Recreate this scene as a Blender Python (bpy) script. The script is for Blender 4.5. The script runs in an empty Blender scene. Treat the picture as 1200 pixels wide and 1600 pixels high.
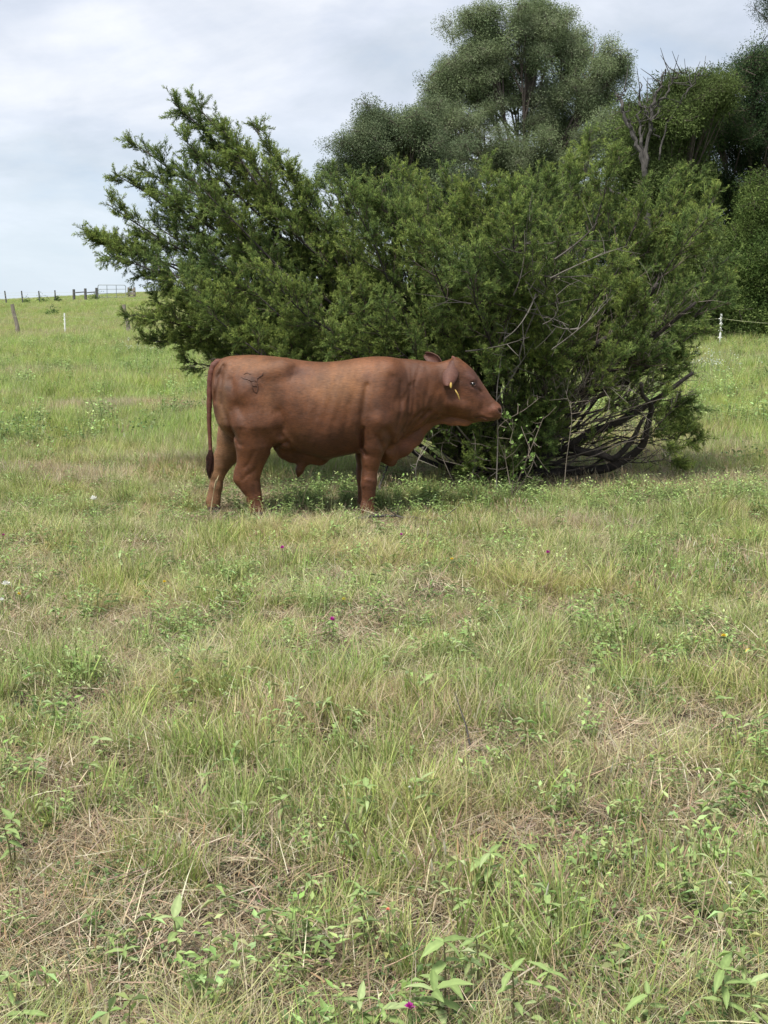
import bpy, math, random
import numpy as np
from math import radians, sin, cos, pi

rng = np.random.default_rng(7)
random.seed(7)
scene = bpy.context.scene
COL = scene.collection

# ------------------------------------------------------------------ camera
FPX, HORIZON, EYE = 1900.0, 497.0, 1.6          # focal length and horizon row in photo pixels
PITCH = math.atan((800 - HORIZON) / FPX)
cam_d = bpy.data.cameras.new('camera')
cam = bpy.data.objects.new('camera', cam_d)
COL.objects.link(cam)
cam.location = (0, 0, EYE)
cam.rotation_euler = (pi / 2 - PITCH, 0, 0)
cam_d.sensor_fit = 'VERTICAL'
cam_d.sensor_height = 36.0
cam_d.lens = FPX * 36.0 / 1600.0
cam_d.clip_start = 0.05
cam_d.clip_end = 6000
scene.camera = cam

# ------------------------------------------------------------------ light
SUN_EL, SUN_AZ = radians(66), radians(-140)      # azimuth from +Y clockwise: behind the camera, to the left
world = bpy.data.worlds.new('World')
scene.world = world
world.use_nodes = True
wt = world.node_tree
wt.nodes.clear()
def wn(t, **k):
    n = wt.nodes.new(t)
    for a, b in k.items(): setattr(n, a, b)
    return n
W = wt.links.new
sky = wn('ShaderNodeTexSky', sky_type='NISHITA', sun_disc=False)
sky.sun_elevation = SUN_EL
sky.sun_rotation = SUN_AZ
bg_sky = wn('ShaderNodeBackground'); bg_sky.inputs['Strength'].default_value = 0.09
W(sky.outputs[0], bg_sky.inputs['Color'])
tc = wn('ShaderNodeTexCoord')
sep = wn('ShaderNodeSeparateXYZ'); W(tc.outputs['Generated'], sep.inputs[0])
zc = wn('ShaderNodeMath', operation='MAXIMUM'); W(sep.outputs['Z'], zc.inputs[0]); zc.inputs[1].default_value = 0.0
zo = wn('ShaderNodeMath', operation='ADD'); W(zc.outputs[0], zo.inputs[0]); zo.inputs[1].default_value = 0.28
dx = wn('ShaderNodeMath', operation='DIVIDE'); W(sep.outputs['X'], dx.inputs[0]); W(zo.outputs[0], dx.inputs[1])
dy = wn('ShaderNodeMath', operation='DIVIDE'); W(sep.outputs['Y'], dy.inputs[0]); W(zo.outputs[0], dy.inputs[1])
cmb = wn('ShaderNodeCombineXYZ'); W(dx.outputs[0], cmb.inputs[0]); W(dy.outputs[0], cmb.inputs[1])
def wnoise(scale, detail, off, rough=0.5, dist=0.0):
    mp = wn('ShaderNodeMapping'); mp.inputs['Location'].default_value = off
    W(cmb.outputs[0], mp.inputs[0])
    n = wn('ShaderNodeTexNoise'); n.inputs['Scale'].default_value = scale
    n.inputs['Detail'].default_value = detail; n.inputs['Roughness'].default_value = rough
    n.inputs['Distortion'].default_value = dist
    W(mp.outputs[0], n.inputs['Vector'])
    return n
n1 = wnoise(1.15, 8, (5.1, 2.7, 0), 0.58, 0.5)
r1 = wn('ShaderNodeValToRGB')
e = r1.color_ramp.elements
e[0].position = 0.36; e[0].color = (0.50, 0.58, 0.69, 1)
e[1].position = 0.64; e[1].color = (0.82, 0.83, 0.865, 1)
m = e.new(0.47); m.color = (0.61, 0.65, 0.71, 1)
m = e.new(0.55); m.color = (0.70, 0.73, 0.80, 1)
W(n1.outputs['Fac'], r1.inputs[0])
n2 = wnoise(3.2, 7, (8.3, 4.7, 0), 0.55, 0.4)
r2 = wn('ShaderNodeValToRGB')
r2.color_ramp.elements[0].position = 0.35; r2.color_ramp.elements[0].color = (0.88, 0.90, 0.93, 1)
r2.color_ramp.elements[1].position = 0.68; r2.color_ramp.elements[1].color = (1.11, 1.10, 1.09, 1)
W(n2.outputs['Fac'], r2.inputs[0])
mul = wn('ShaderNodeMixRGB', blend_type='MULTIPLY'); mul.inputs[0].default_value = 1
W(r1.outputs[0], mul.inputs[1]); W(r2.outputs[0], mul.inputs[2])
hz = wn('ShaderNodeMapRange'); hz.inputs['From Min'].default_value = 0.0; hz.inputs['From Max'].default_value = 0.16
hz.inputs['To Min'].default_value = 0.75; hz.inputs['To Max'].default_value = 0.0
W(sep.outputs['Z'], hz.inputs['Value'])
mh = wn('ShaderNodeMixRGB'); W(hz.outputs[0], mh.inputs[0]); W(mul.outputs[0], mh.inputs[1])
mh.inputs[2].default_value = (0.66, 0.78, 0.90, 1)
bg_cloud = wn('ShaderNodeBackground'); bg_cloud.inputs['Strength'].default_value = 0.50
W(mh.outputs[0], bg_cloud.inputs['Color'])
mixs = wn('ShaderNodeMixShader'); mixs.inputs[0].default_value = 0.88
W(bg_sky.outputs[0], mixs.inputs[1]); W(bg_cloud.outputs[0], mixs.inputs[2])
wo = wn('ShaderNodeOutputWorld'); W(mixs.outputs[0], wo.inputs['Surface'])

sun_d = bpy.data.lights.new('sun', 'SUN')
sun_d.energy = 2.8
sun_d.angle = radians(15)
sun_d.color = (1.0, 0.965, 0.90)
sun = bpy.data.objects.new('sun', sun_d)
COL.objects.link(sun)
sun.location = (-10, -10, 20)
sdir = np.array([sin(SUN_AZ) * cos(SUN_EL), cos(SUN_AZ) * cos(SUN_EL), sin(SUN_EL)])
from mathutils import Vector, Matrix
from mathutils.bvhtree import BVHTree
sun.rotation_euler = Vector(sdir).to_track_quat('Z', 'Y').to_euler()

vs = scene.view_settings
scene.display_settings.display_device = 'sRGB'
vs.view_transform = 'Standard'
try: vs.look = 'None'
except Exception: pass
vs.gamma = 1.0
vs.use_curve_mapping = False
vs.exposure = 1.22
scene.cycles.max_bounces = 6
scene.cycles.diffuse_bounces = 3
scene.cycles.transmission_bounces = 4
scene.cycles.transparent_max_bounces = 6

# ------------------------------------------------------------------ helpers
CP, SP = cos(PITCH), sin(PITCH)
def at(px, py, Y):
    """world point seen at photo pixel (px, py) at distance Y in front of the camera"""
    px = np.asarray(px, float); py = np.asarray(py, float)
    x = (px - 600) / FPX; y = -(py - 800) / FPX
    dyw = CP + y * SP; dz = -SP + y * CP
    t = Y / dyw
    return np.stack(np.broadcast_arrays(x * t, Y + 0 * t, EYE + dz * t), -1)
def proj(P):
    P = np.asarray(P, float)
    rel = P - np.array([0, 0, EYE])
    f = rel[..., 1] * CP - rel[..., 2] * SP
    u = rel[..., 1] * SP + rel[..., 2] * CP
    return 600 + FPX * rel[..., 0] / f, 800 - FPX * u / f
def on_ground(px, py):
    """where the ray through a photo pixel meets the terrain"""
    x = (px - 600) / FPX; y = -(py - 800) / FPX
    dyw = CP + y * SP; dz = -SP + y * CP
    lo, hi = 0.5, 600.0
    for Y in np.geomspace(1.0, 400, 900):
        t = Y / dyw
        if EYE + dz * t < gz(x * t, Y): return (x * t, Y, float(gz(x * t, Y)))
    return (x * 100, 100, 0)

def interp(x, xs, ys): return np.interp(x, xs, ys)
def smooth_tab(x, xs, ys):
    """smooth (cosine eased) table lookup"""
    xs = np.asarray(xs, float); ys = np.asarray(ys, float)
    x = np.asarray(x, float)
    i = np.clip(np.searchsorted(xs, x) - 1, 0, len(xs) - 2)
    m = np.gradient(ys, xs)
    h = xs[i + 1] - xs[i]
    t = np.clip((x - xs[i]) / h, 0, 1)
    return ((2*t**3 - 3*t**2 + 1) * ys[i] + (t**3 - 2*t**2 + t) * h * m[i]
            + (-2*t**3 + 3*t**2) * ys[i + 1] + (t**3 - t**2) * h * m[i + 1])

_perm = rng.random((64, 64))
def vnoise(x, y):
    x = np.asarray(x, float); y = np.asarray(y, float)
    xi = np.floor(x).astype(int); yi = np.floor(y).astype(int)
    fx = x - xi; fy = y - yi
    fx = fx * fx * (3 - 2 * fx); fy = fy * fy * (3 - 2 * fy)
    a = _perm[xi % 64, yi % 64]; b = _perm[(xi + 1) % 64, yi % 64]
    c = _perm[xi % 64, (yi + 1) % 64]; d = _perm[(xi + 1) % 64, (yi + 1) % 64]
    return (a * (1 - fx) + b * fx) * (1 - fy) + (c * (1 - fx) + d * fx) * fy
def fnoise(x, y, o=3):
    s = 0; a = 1; t = 0
    for k in range(o):
        s = s + a * vnoise(x * 2**k + 17.3 * k, y * 2**k + 5.1 * k); t += a; a *= 0.5
    return s / t

# terrain height
def gz(x, y):
    x = np.asarray(x, float); y = np.asarray(y, float)
    P = smooth_tab(np.clip(y, -50, 900), [-50, 0, 14, 24, 37, 57, 80, 110, 150, 200, 300, 900],
                   [0, 0, 0, .22, .6, 1.1, 2.3, 4.4, 6.2, 6.2, 4.0, 0.0])
    T = np.interp(y, [14, 37, 57, 110, 150, 200, 400], [0, .015, .016, .045, .058, .05, 0])
    xx = np.where(x > -22, -22 + 14 * np.tanh((x + 22) / 22), np.maximum(x, -70)) * np.clip((y - 60) / 40, 0, 1) + np.clip(x, -70, 20) * np.clip((100 - y) / 40, 0, 1)
    z = P + T * xx
    far = np.clip((y - 13) / 30, 0, 1)
    z = z + far * 0.25 * (fnoise(x * 0.09 + 9, y * 0.09 + 3) - 0.5)
    near = np.exp(-np.maximum(np.hypot(x, y - 8) - 14, 0) / 6)
    z = z + near * (0.05 * (fnoise(x * 1.3 + 30, y * 1.3 + 30) - 0.5) + 0.03 * (vnoise(x * 5 + 3, y * 5) - 0.5))
    return z

class MB:
    """collects geometry in numpy arrays and links it as one mesh object"""
    def __init__(s): s.v = []; s.q = []; s.t = []; s.c = []; s.n = 0; s.mq = []; s.mt = []
    def add(s, V, Q=None, T=None, C=None, mat=0):
        V = np.asarray(V, float).reshape(-1, 3)
        if C is None: C = np.ones((len(V), 3)) * 0.5
        C = np.broadcast_to(np.asarray(C, float), (len(V), 3))
        s.v.append(V); s.c.append(C)
        if Q is not None and len(Q): s.q.append(np.asarray(Q, int).reshape(-1, 4) + s.n); s.mq.append(np.full(len(s.q[-1]), mat))
        if T is not None and len(T): s.t.append(np.asarray(T, int).reshape(-1, 3) + s.n); s.mt.append(np.full(len(s.t[-1]), mat))
        s.n += len(V)
        return s
    def mesh(s, name, mats, smooth=False):
        V = np.concatenate(s.v) if s.v else np.zeros((0, 3)); C = np.concatenate(s.c)
        Q = np.concatenate(s.q) if s.q else np.zeros((0, 4), int)
        T = np.concatenate(s.t) if s.t else np.zeros((0, 3), int)
        me = bpy.data.meshes.new(name)
        me.vertices.add(len(V)); me.vertices.foreach_set('co', V.astype(np.float32).ravel())
        me.loops.add(Q.size + T.size)
        me.loops.foreach_set('vertex_index', np.concatenate([Q.ravel(), T.ravel()]).astype(np.int32))
        me.polygons.add(len(Q) + len(T))
        st = np.concatenate([np.arange(len(Q)) * 4, Q.size + np.arange(len(T)) * 3]).astype(np.int32)
        me.polygons.foreach_set('loop_start', st)
        mi = np.concatenate([np.concatenate(s.mq) if s.mq else np.zeros(0), np.concatenate(s.mt) if s.mt else np.zeros(0)]).astype(np.int32)
        me.polygons.foreach_set('material_index', mi)
        me.polygons.foreach_set('use_smooth', np.full(len(mi), smooth))
        a = me.color_attributes.new('col', 'FLOAT_COLOR', 'POINT')
        a.data.foreach_set('color', np.concatenate([C, np.ones((len(C), 1))], 1).astype(np.float32).ravel())
        for m in (mats if isinstance(mats, (list, tuple)) else [mats]): me.materials.append(m)
        me.update(); me.validate()
        return me
    def build(s, name, mats, parent=None, smooth=False, loc=None):
        me = s.mesh(name, mats, smooth)
        o = bpy.data.objects.new(name, me)
        COL.objects.link(o)
        if loc is not None: o.location = loc
        if parent is not None: attach(o, parent)
        return o

def attach(o, parent):
    """parent while keeping coordinates given in world space"""
    o.parent = parent
    def W_(p): return (W_(p.parent) @ p.matrix_parent_inverse @ p.matrix_basis) if p.parent else p.matrix_basis.copy()
    o.matrix_parent_inverse = W_(parent).inverted()

def tag(o, label=None, cat=None, group=None, kind=None):
    if label: o['label'] = label
    if cat: o['category'] = cat
    if group: o['group'] = group
    if kind: o['kind'] = kind
    return o
def empty(name, loc, label, cat, group=None):
    o = bpy.data.objects.new(name, None); COL.objects.link(o)
    o.location = loc; o.empty_display_size = 0.2
    return tag(o, label, cat, group)

def unit(v): return v / np.maximum(np.linalg.norm(v, axis=-1, keepdims=True), 1e-9)
def tubes(mb, P, R, sides=5, C=(0.5, 0.5, 0.5), flat=1.0):
    """P (N,K,3) centre lines, R (N,K) radii"""
    P = np.asarray(P, float); R = np.asarray(R, float)
    N, K, _ = P.shape
    T = unit(np.gradient(P, axis=1))
    ref = np.where(np.abs(T[..., 2:3]) > 0.9, np.array([1., 0, 0]), np.array([0., 0, 1]))
    ref = np.broadcast_to(ref[:, :1], T.shape)
    A = unit(np.cross(T, ref)); B = np.cross(T, A)
    th = np.arange(sides) / sides * 2 * pi
    ring = A[:, :, None] * np.cos(th)[None, None, :, None] + flat * B[:, :, None] * np.sin(th)[None, None, :, None]
    V = P[:, :, None] + ring * R[:, :, None, None]
    idx = np.arange(N * K * sides).reshape(N, K, sides)
    a = idx[:, :-1]; b = idx[:, 1:]
    Q = np.stack([a, np.roll(a, -1, 2), np.roll(b, -1, 2), b], -1).reshape(-1, 4)
    C = np.asarray(C, float)
    if C.ndim == 2: C = np.repeat(C, K * sides, 0)
    mb.add(V, Q=Q, C=C)
    # end caps
    if sides >= 5:
        caps = []
        for e_ in (0, K - 1):
            r = idx[:, e_]
            for k in range(1, sides - 1): caps.append(np.stack([r[:, 0], r[:, k], r[:, k + 1]], -1))
        mb.t.append(np.concatenate(caps) + mb.n - N * K * sides); mb.mt.append(np.zeros(len(mb.t[-1])))
    return mb

# ------------------------------------------------------------------ materials
def mat(name, base=(0.5, 0.5, 0.5), rough=0.7, attr=False, trans=0.0, noise=None, bump=None, rand=0.0, spec=0.3, world_var=None):
    m = bpy.data.materials.new(name); m.use_nodes = True
    nt = m.node_tree; nt.nodes.clear(); L = nt.links.new
    def nn(t, **k):
        n = nt.nodes.new(t)
        for a, b in k.items(): setattr(n, a, b)
        return n
    p = nn('ShaderNodeBsdfPrincipled')
    p.inputs['Roughness'].default_value = rough
    p.inputs['Specular IOR Level'].default_value = spec
    if attr:
        c = nn('ShaderNodeAttribute', attribute_name='col').outputs['Color']
    else:
        r = nn('ShaderNodeRGB'); r.outputs[0].default_value = (*base, 1); c = r.outputs[0]
    tcn = nn('ShaderNodeTexCoord')
    if noise:                                     # (scale, low multiplier, high multiplier, stretch)
        mp = nn('ShaderNodeMapping'); mp.inputs['Scale'].default_value = noise[3] if len(noise) > 3 else (1, 1, 1)
        L(tcn.outputs['Object'], mp.inputs[0])
        n = nn('ShaderNodeTexNoise'); n.inputs['Scale'].default_value = noise[0]; n.inputs['Detail'].default_value = 5
        n.inputs['Roughness'].default_value = 0.6
        L(mp.outputs[0], n.inputs['Vector'])
        mr = nn('ShaderNodeMapRange'); mr.inputs['From Min'].default_value = 0.3; mr.inputs['From Max'].default_value = 0.7
        mr.inputs['To Min'].default_value = noise[1]; mr.inputs['To Max'].default_value = noise[2]
        L(n.outputs['Fac'], mr.inputs['Value'])
        mx = nn('ShaderNodeVectorMath', operation='SCALE'); L(c, mx.inputs[0]); L(mr.outputs[0], mx.inputs['Scale'])
        c = mx.outputs[0]
    if rand:
        oi = nn('ShaderNodeObjectInfo')
        mr = nn('ShaderNodeMapRange'); mr.inputs['To Min'].default_value = 1 - rand; mr.inputs['To Max'].default_value = 1 + rand
        L(oi.outputs['Random'], mr.inputs['Value'])
        mx = nn('ShaderNodeVectorMath', operation='SCALE'); L(c, mx.inputs[0]); L(mr.outputs[0], mx.inputs['Scale'])
        c = mx.outputs[0]
    if world_var:                                 # (scale, tint colour, amount)
        g = nn('ShaderNodeNewGeometry')
        n = nn('ShaderNodeTexNoise'); n.inputs['Scale'].default_value = world_var[0]; n.inputs['Detail'].default_value = 3
        L(g.outputs['Position'], n.inputs['Vector'])
        mr = nn('ShaderNodeMapRange'); mr.inputs['From Min'].default_value = 0.42; mr.inputs['From Max'].default_value = 0.62
        mr.inputs['To Max'].default_value = world_var[2]; L(n.outputs['Fac'], mr.inputs['Value'])
        mx = nn('ShaderNodeMixRGB', blend_type='MULTIPLY'); L(mr.outputs[0], mx.inputs[0]); L(c, mx.inputs[1])
        mx.inputs[2].default_value = (*world_var[1], 1)
        c = mx.outputs[0]
    L(c, p.inputs['Base Color'])
    if bump:                                      # (scale, strength, distance, stretch)
        mp = nn('ShaderNodeMapping'); mp.inputs['Scale'].default_value = bump[3] if len(bump) > 3 else (1, 1, 1)
        L(tcn.outputs['Object'], mp.inputs[0])
        n = nn('ShaderNodeTexNoise'); n.inputs['Scale'].default_value = bump[0]; n.inputs['Detail'].default_value = 4
        L(mp.outputs[0], n.inputs['Vector'])
        b = nn('ShaderNodeBump'); b.inputs['Strength'].default_value = bump[1]; b.inputs['Distance'].default_value = bump[2]
        L(n.outputs['Fac'], b.inputs['Height']); L(b.outputs[0], p.inputs['Normal'])
    out = nn('ShaderNodeOutputMaterial')
    if trans:
        tr = nn('ShaderNodeBsdfTranslucent'); L(c, tr.inputs['Color'])
        ms = nn('ShaderNodeMixShader'); ms.inputs[0].default_value = trans
        L(p.outputs[0], ms.inputs[1]); L(tr.outputs[0], ms.inputs[2]); L(ms.outputs[0], out.inputs['Surface'])
    else:
        L(p.outputs[0], out.inputs['Surface'])
    return m

M_BARK = mat('bark', (0.12, 0.095, 0.08), 0.9, noise=(14, 0.5, 1.5, (1, 1, 0.3)), bump=(40, 0.8, 0.02, (1, 1, 0.25)))
M_DARKBARK = mat('dark_bark', (0.045, 0.038, 0.034), 0.9, noise=(10, 0.6, 1.5), bump=(40, 0.8, 0.02))
M_DEADWOOD = mat('dead_wood', (0.075, 0.068, 0.062), 0.9, noise=(9, 0.45, 1.3, (1, 1, 0.3)), bump=(35, 0.8, 0.02, (1, 1, 0.2)))
M_TWIG = mat('twig', attr=True, rough=0.9)
M_JUNIPER = mat('juniper_foliage', attr=True, rough=0.7, trans=0.3, rand=0.28, spec=0.15, world_var=(1.3, (0.72, 0.80, 0.95), 0.9))
M_LEAF = mat('tree_leaves', attr=True, rough=0.8, trans=0.3, rand=0.22, spec=0.08)
M_GRASS = mat('grass_blades', attr=True, rough=0.6, trans=0.35, rand=0.15, spec=0.3, world_var=(0.8, (1.08, 0.98, 0.85), 0.8))
M_THATCH = mat('dead_grass', attr=True, rough=0.85, trans=0.15, rand=0.15, spec=0.15)
M_WEED = mat('weed_leaves', attr=True, rough=0.6, trans=0.3, rand=0.1, spec=0.3)
M_POST = mat('weathered_post', (0.25, 0.215, 0.18), 0.95, noise=(8, 0.6, 1.3, (3, 3, 0.5)), bump=(30, 0.8, 0.02, (3, 3, 0.3)))
M_WHITE = mat('white_plastic', (0.8, 0.8, 0.78), 0.5)
M_STEEL = mat('galvanised_steel', (0.20, 0.22, 0.23), 0.5)
M_WIRE = mat('electric_tape', (0.36, 0.37, 0.22), 0.6)

# instancing of many small plants: one object each, never used for things
_protocount = [0]
def scatter(name, P, rot, scl, idx, protos, parent=None):
    pc = bpy.data.collections.new(name + '_sources')
    for k, me in enumerate(protos):
        o = bpy.data.objects.new('%s_source.%03d' % (name, k), me); pc.objects.link(o)
    me = bpy.data.meshes.new(name)
    P = np.asarray(P, np.float32)
    me.vertices.add(len(P)); me.vertices.foreach_set('co', P.ravel())
    a = me.attributes.new('rot', 'FLOAT_VECTOR', 'POINT'); a.data.foreach_set('vector', np.asarray(rot, np.float32).ravel())
    s3 = np.asarray(scl, np.float32)
    if s3.ndim == 1: s3 = np.repeat(s3[:, None], 3, 1)
    a = me.attributes.new('scl', 'FLOAT_VECTOR', 'POINT'); a.data.foreach_set('vector', s3.ravel())
    a = me.attributes.new('pick', 'INT', 'POINT'); a.data.foreach_set('value', np.asarray(idx, np.int32).ravel())
    ob = bpy.data.objects.new(name, me); COL.objects.link(ob)
    g = bpy.data.node_groups.new(name + '_nodes', 'GeometryNodeTree')
    g.interface.new_socket('Geometry', in_out='INPUT', socket_type='NodeSocketGeometry')
    g.interface.new_socket('Geometry', in_out='OUTPUT', socket_type='NodeSocketGeometry')
    N = g.nodes.new; L = g.links.new
    gi = N('NodeGroupInput'); go = N('NodeGroupOutput')
    ci = N('GeometryNodeCollectionInfo'); ci.inputs['Collection'].default_value = pc
    ci.inputs['Separate Children'].default_value = True; ci.inputs['Reset Children'].default_value = True
    iop = N('GeometryNodeInstanceOnPoints'); iop.inputs['Pick Instance'].default_value = True
    def na(nm, dt):
        n = N('GeometryNodeInputNamedAttribute'); n.data_type = dt; n.inputs['Name'].default_value = nm
        return n.outputs[0]
    L(gi.outputs[0], iop.inputs['Points']); L(ci.outputs[0], iop.inputs['Instance'])
    L(na('pick', 'INT'), iop.inputs['Instance Index'])
    L(na('rot', 'FLOAT_VECTOR'), iop.inputs['Rotation'])
    L(na('scl', 'FLOAT_VECTOR'), iop.inputs['Scale'])
    L(iop.outputs[0], go.inputs[0])
    md = ob.modifiers.new('scatter', 'NODES'); md.node_group = g
    ob['kind'] = 'stuff'
    if parent is not None: attach(ob, parent)
    return ob
def dir_to_euler(D, roll):
    """euler angles that turn local +Z on to D, after rolling about it"""
    D = unit(D)
    out = np.zeros_like(D)
    th = np.arccos(np.clip(D[:, 2], -1, 1)); ph = np.arctan2(D[:, 1], D[:, 0])
    # R = Rz(ph) Ry(th) Rz(roll)  -> XYZ euler
    c1, s1, c2, s2, c3, s3 = np.cos(ph), np.sin(ph), np.cos(th), np.sin(th), np.cos(roll), np.sin(roll)
    R00 = c1*c2*c3 - s1*s3; R10 = s1*c2*c3 + c1*s3; R20 = -s2*c3
    R21 = s2*s3; R22 = c2
    out[:, 0] = np.arctan2(R21, R22); out[:, 1] = np.arcsin(np.clip(-R20, -1, 1)); out[:, 2] = np.arctan2(R10, R00)
    return out
# ------------------------------------------------------------------ ground
# bare and dry places, at world positions: (x, y, radius x, radius y, strength)
DRY = []
for (px, py, rx, ry, s) in [(130, 1480, .55, .28, 1.0), (250, 1560, .3, .15, .6), (60, 1340, .4, .25, .5), (1050, 1150, .45, .3, .9),
                            (760, 1190, .35, .25, .7), (870, 1330, .35, .22, .9), (1150, 1270, .3, .25, .8), (700, 1460, .5, .25, .5),
                            (1050, 1500, .4, .2, .7), (330, 1480, .35, .2, .7), (450, 775, 1.2, .9, .9), (1010, 755, 1.5, 1.2, .8),
                            (560, 1420, .4, .2, .4), (130, 745, 1.1, .8, .9), (250, 640, 1.8, .7, .7), (20, 620, 1.0, .8, .5),
                            (840, 775, 1.3, .5, .7), (860, 720, 2.2, 1.8, 1.0), (170, 1120, .3, .3, .6), (1040, 790, .5, .4, .8),
                            (940, 1050, .4, .5, .4), (60, 990, .5, .5, .5), (520, 1500, .3, .15, .6)]:
    g = on_ground(px, py)
    DRY.append((g[0], g[1], rx, ry, s))
def dryness(x, y):
    d = np.clip((fnoise(x * 1.4 + 3, y * 1.1 + 8, 3) - 0.50) * 2.6, 0, 1) * 0.6
    for (a, b, rx, ry, s) in DRY:
        wob = 0.6 + 0.8 * vnoise(x * 3 + a, y * 3 + b)
        d = np.maximum(d, s * np.exp(-(((x - a) / rx) ** 2 + ((y - b) / ry) ** 2) * wob))
    far = np.clip((y - 11) / 8, 0, 1)
    return np.clip(d * (1 - 0.35 * far), 0, 1)

ys = np.concatenate([np.linspace(-60, 0, 10), np.arange(0.5, 16, 0.09), np.geomspace(16, 220, 110), [260, 320, 420, 600, 900, 1500, 2500]])
us = np.sign(np.linspace(-1, 1, 221)) * np.abs(np.linspace(-1, 1, 221)) ** 1.6
V = []
for y in ys:
    half = max(9.0, y * 0.9 + 4) if y < 220 else y * 1.3
    x = us * half if y > 0 else us * 60
    if y <= 0: x = us * 60
    V.append(np.stack([x, np.full_like(x, y), gz(x, y)], -1))
V = np.array(V); ny, nx, _ = V.shape
id_ = np.arange(ny * nx).reshape(ny, nx)
Q = np.stack([id_[:-1, :-1], id_[:-1, 1:], id_[1:, 1:], id_[1:, :-1]], -1).reshape(-1, 4)
X, Y = V[..., 0].ravel(), V[..., 1].ravel()
dr = dryness(X, Y)[:, None]
near = np.clip(1 - (Y - 12) / 10, 0, 1)[:, None]
soil = np.array([0.060, 0.050, 0.034]) * (1 - dr) + np.array([0.115, 0.085, 0.068]) * dr
grn = np.array([0.125, 0.165, 0.048]) * (1 - dr) + np.array([0.19, 0.175, 0.09]) * dr
Cg = soil * near + grn * (1 - near)
def ground_material():
    m = bpy.data.materials.new('pasture_ground'); m.use_nodes = True
    nt = m.node_tree; L = nt.links.new; p = nt.nodes['Principled BSDF']
    p.inputs['Roughness'].default_value = 0.95; p.inputs['Specular IOR Level'].default_value = 0.1
    a = nt.nodes.new('ShaderNodeAttribute'); a.attribute_name = 'col'
    g = nt.nodes.new('ShaderNodeNewGeometry')
    def noise(s, d, lo, hi, a_=0.3, b_=0.7):
        n = nt.nodes.new('ShaderNodeTexNoise'); n.inputs['Scale'].default_value = s; n.inputs['Detail'].default_value = d
        n.inputs['Roughness'].default_value = 0.65
        L(g.outputs['Position'], n.inputs['Vector'])
        r = nt.nodes.new('ShaderNodeMapRange'); r.inputs['From Min'].default_value = a_; r.inputs['From Max'].default_value = b_
        r.inputs['To Min'].default_value = lo; r.inputs['To Max'].default_value = hi; L(n.outputs['Fac'], r.inputs['Value'])
        return n, r
    n1, r1 = noise(45, 8, 0.35, 1.7)
    n2, r2 = noise(3.0, 6, 0.75, 1.3)
    n3, r3 = noise(0.25, 4, 0.85, 1.15)
    c = a.outputs['Color']
    for r in (r1, r2, r3):
        s = nt.nodes.new('ShaderNodeVectorMath'); s.operation = 'SCALE'
        L(c, s.inputs[0]); L(r.outputs[0], s.inputs['Scale']); c = s.outputs[0]
    L(c, p.inputs['Base Color'])
    b = nt.nodes.new('ShaderNodeBump'); b.inputs['Strength'].default_value = 0.9; b.inputs['Distance'].default_value = 0.03
    L(n1.outputs['Fac'], b.inputs['Height']); L(b.outputs[0], p.inputs['Normal'])
    return m
mb = MB(); mb.add(V, Q=Q, C=Cg)
ground = mb.build('ground', ground_material(), smooth=True); ground['kind'] = 'structure'
# ------------------------------------------------------------------ grass
def pal(n, cols, jit=0.18):
    cols = np.array(cols); c = cols[rng.integers(0, len(cols), n)]
    return c * (1 + jit * rng.normal(size=(n, 1))) * (1 + 0.06 * rng.normal(size=(n, 3)))
GREEN = [(.25, .335, .09), (.32, .40, .125), (.38, .43, .165), (.19, .28, .07), (.43, .465, .21)]
YELL = [(.45, .45, .21), (.50, .47, .26), (.40, .42, .17), (.54, .50, .31)]
STRAW = [(.42, .36, .24), (.47, .40, .28), (.34, .28, .19), (.28, .225, .155), (.50, .43, .31)]
BROWN = [(.27, .205, .125), (.21, .155, .095), (.35, .275, .175), (.31, .235, .145)]
LUSH = [(.29, .42, .09), (.35, .46, .13), (.23, .36, .075), (.43, .49, .20), (.38, .44, .15)]
def blades(mb, n, rad, L, lean, curl, wid, cols, seg=3, zroot=0.0, jit=0.18):
    """n ribbon blades rooted inside radius rad"""
    a = rng.random(n) * 2 * pi; r = rad * np.sqrt(rng.random(n))
    root = np.stack([r * np.cos(a), r * np.sin(a), zroot * rng.random(n)], -1)
    az = rng.random(n) * 2 * pi
    ln = rng.uniform(*L, n); le = rng.uniform(*lean, n); cu = rng.uniform(*curl, n); w = rng.uniform(*wid, n) * 1.2
    k = np.arange(seg + 1) / seg
    th = le[:, None] + cu[:, None] * k[None]
    ds = ln[:, None] / seg
    sx = np.concatenate([np.zeros((n, 1)), np.cumsum(np.sin(th[:, :-1]) * ds, 1)], 1)
    sz = np.concatenate([np.zeros((n, 1)), np.cumsum(np.cos(th[:, :-1]) * ds, 1)], 1)
    d = np.stack([np.cos(az), np.sin(az)], -1)
    az2 = az + rng.normal(0, 0.5, n)
    side = np.stack([-np.sin(az2), np.cos(az2), 0.3 * rng.normal(size=n)], -1)
    P = root[:, None] + np.concatenate([d[:, None] * sx[..., None], np.maximum(sz, -root[:, 2:3] + .004)[..., None]], -1)
    wp = w[:, None] * np.array([1.0, 0.9, 0.62, 0.08])[None] if seg == 3 else w[:, None] * (1 - 0.93 * k ** 1.6)[None]
    Vv = np.stack([P - side[:, None] * wp[..., None] / 2, P + side[:, None] * wp[..., None] / 2], 2)
    idx = np.arange(n * (seg + 1) * 2).reshape(n, seg + 1, 2)
    q = np.stack([idx[:, :-1, 0], idx[:, :-1, 1], idx[:, 1:, 1], idx[:, 1:, 0]], -1).reshape(-1, 4)
    c = np.clip(pal(n, cols, jit), 0.01, 0.58)
    mb.add(Vv, Q=q, C=np.repeat(c, (seg + 1) * 2, 0))
    return P[:, -1], unit(P[:, -1] - P[:, -2]), c
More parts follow.
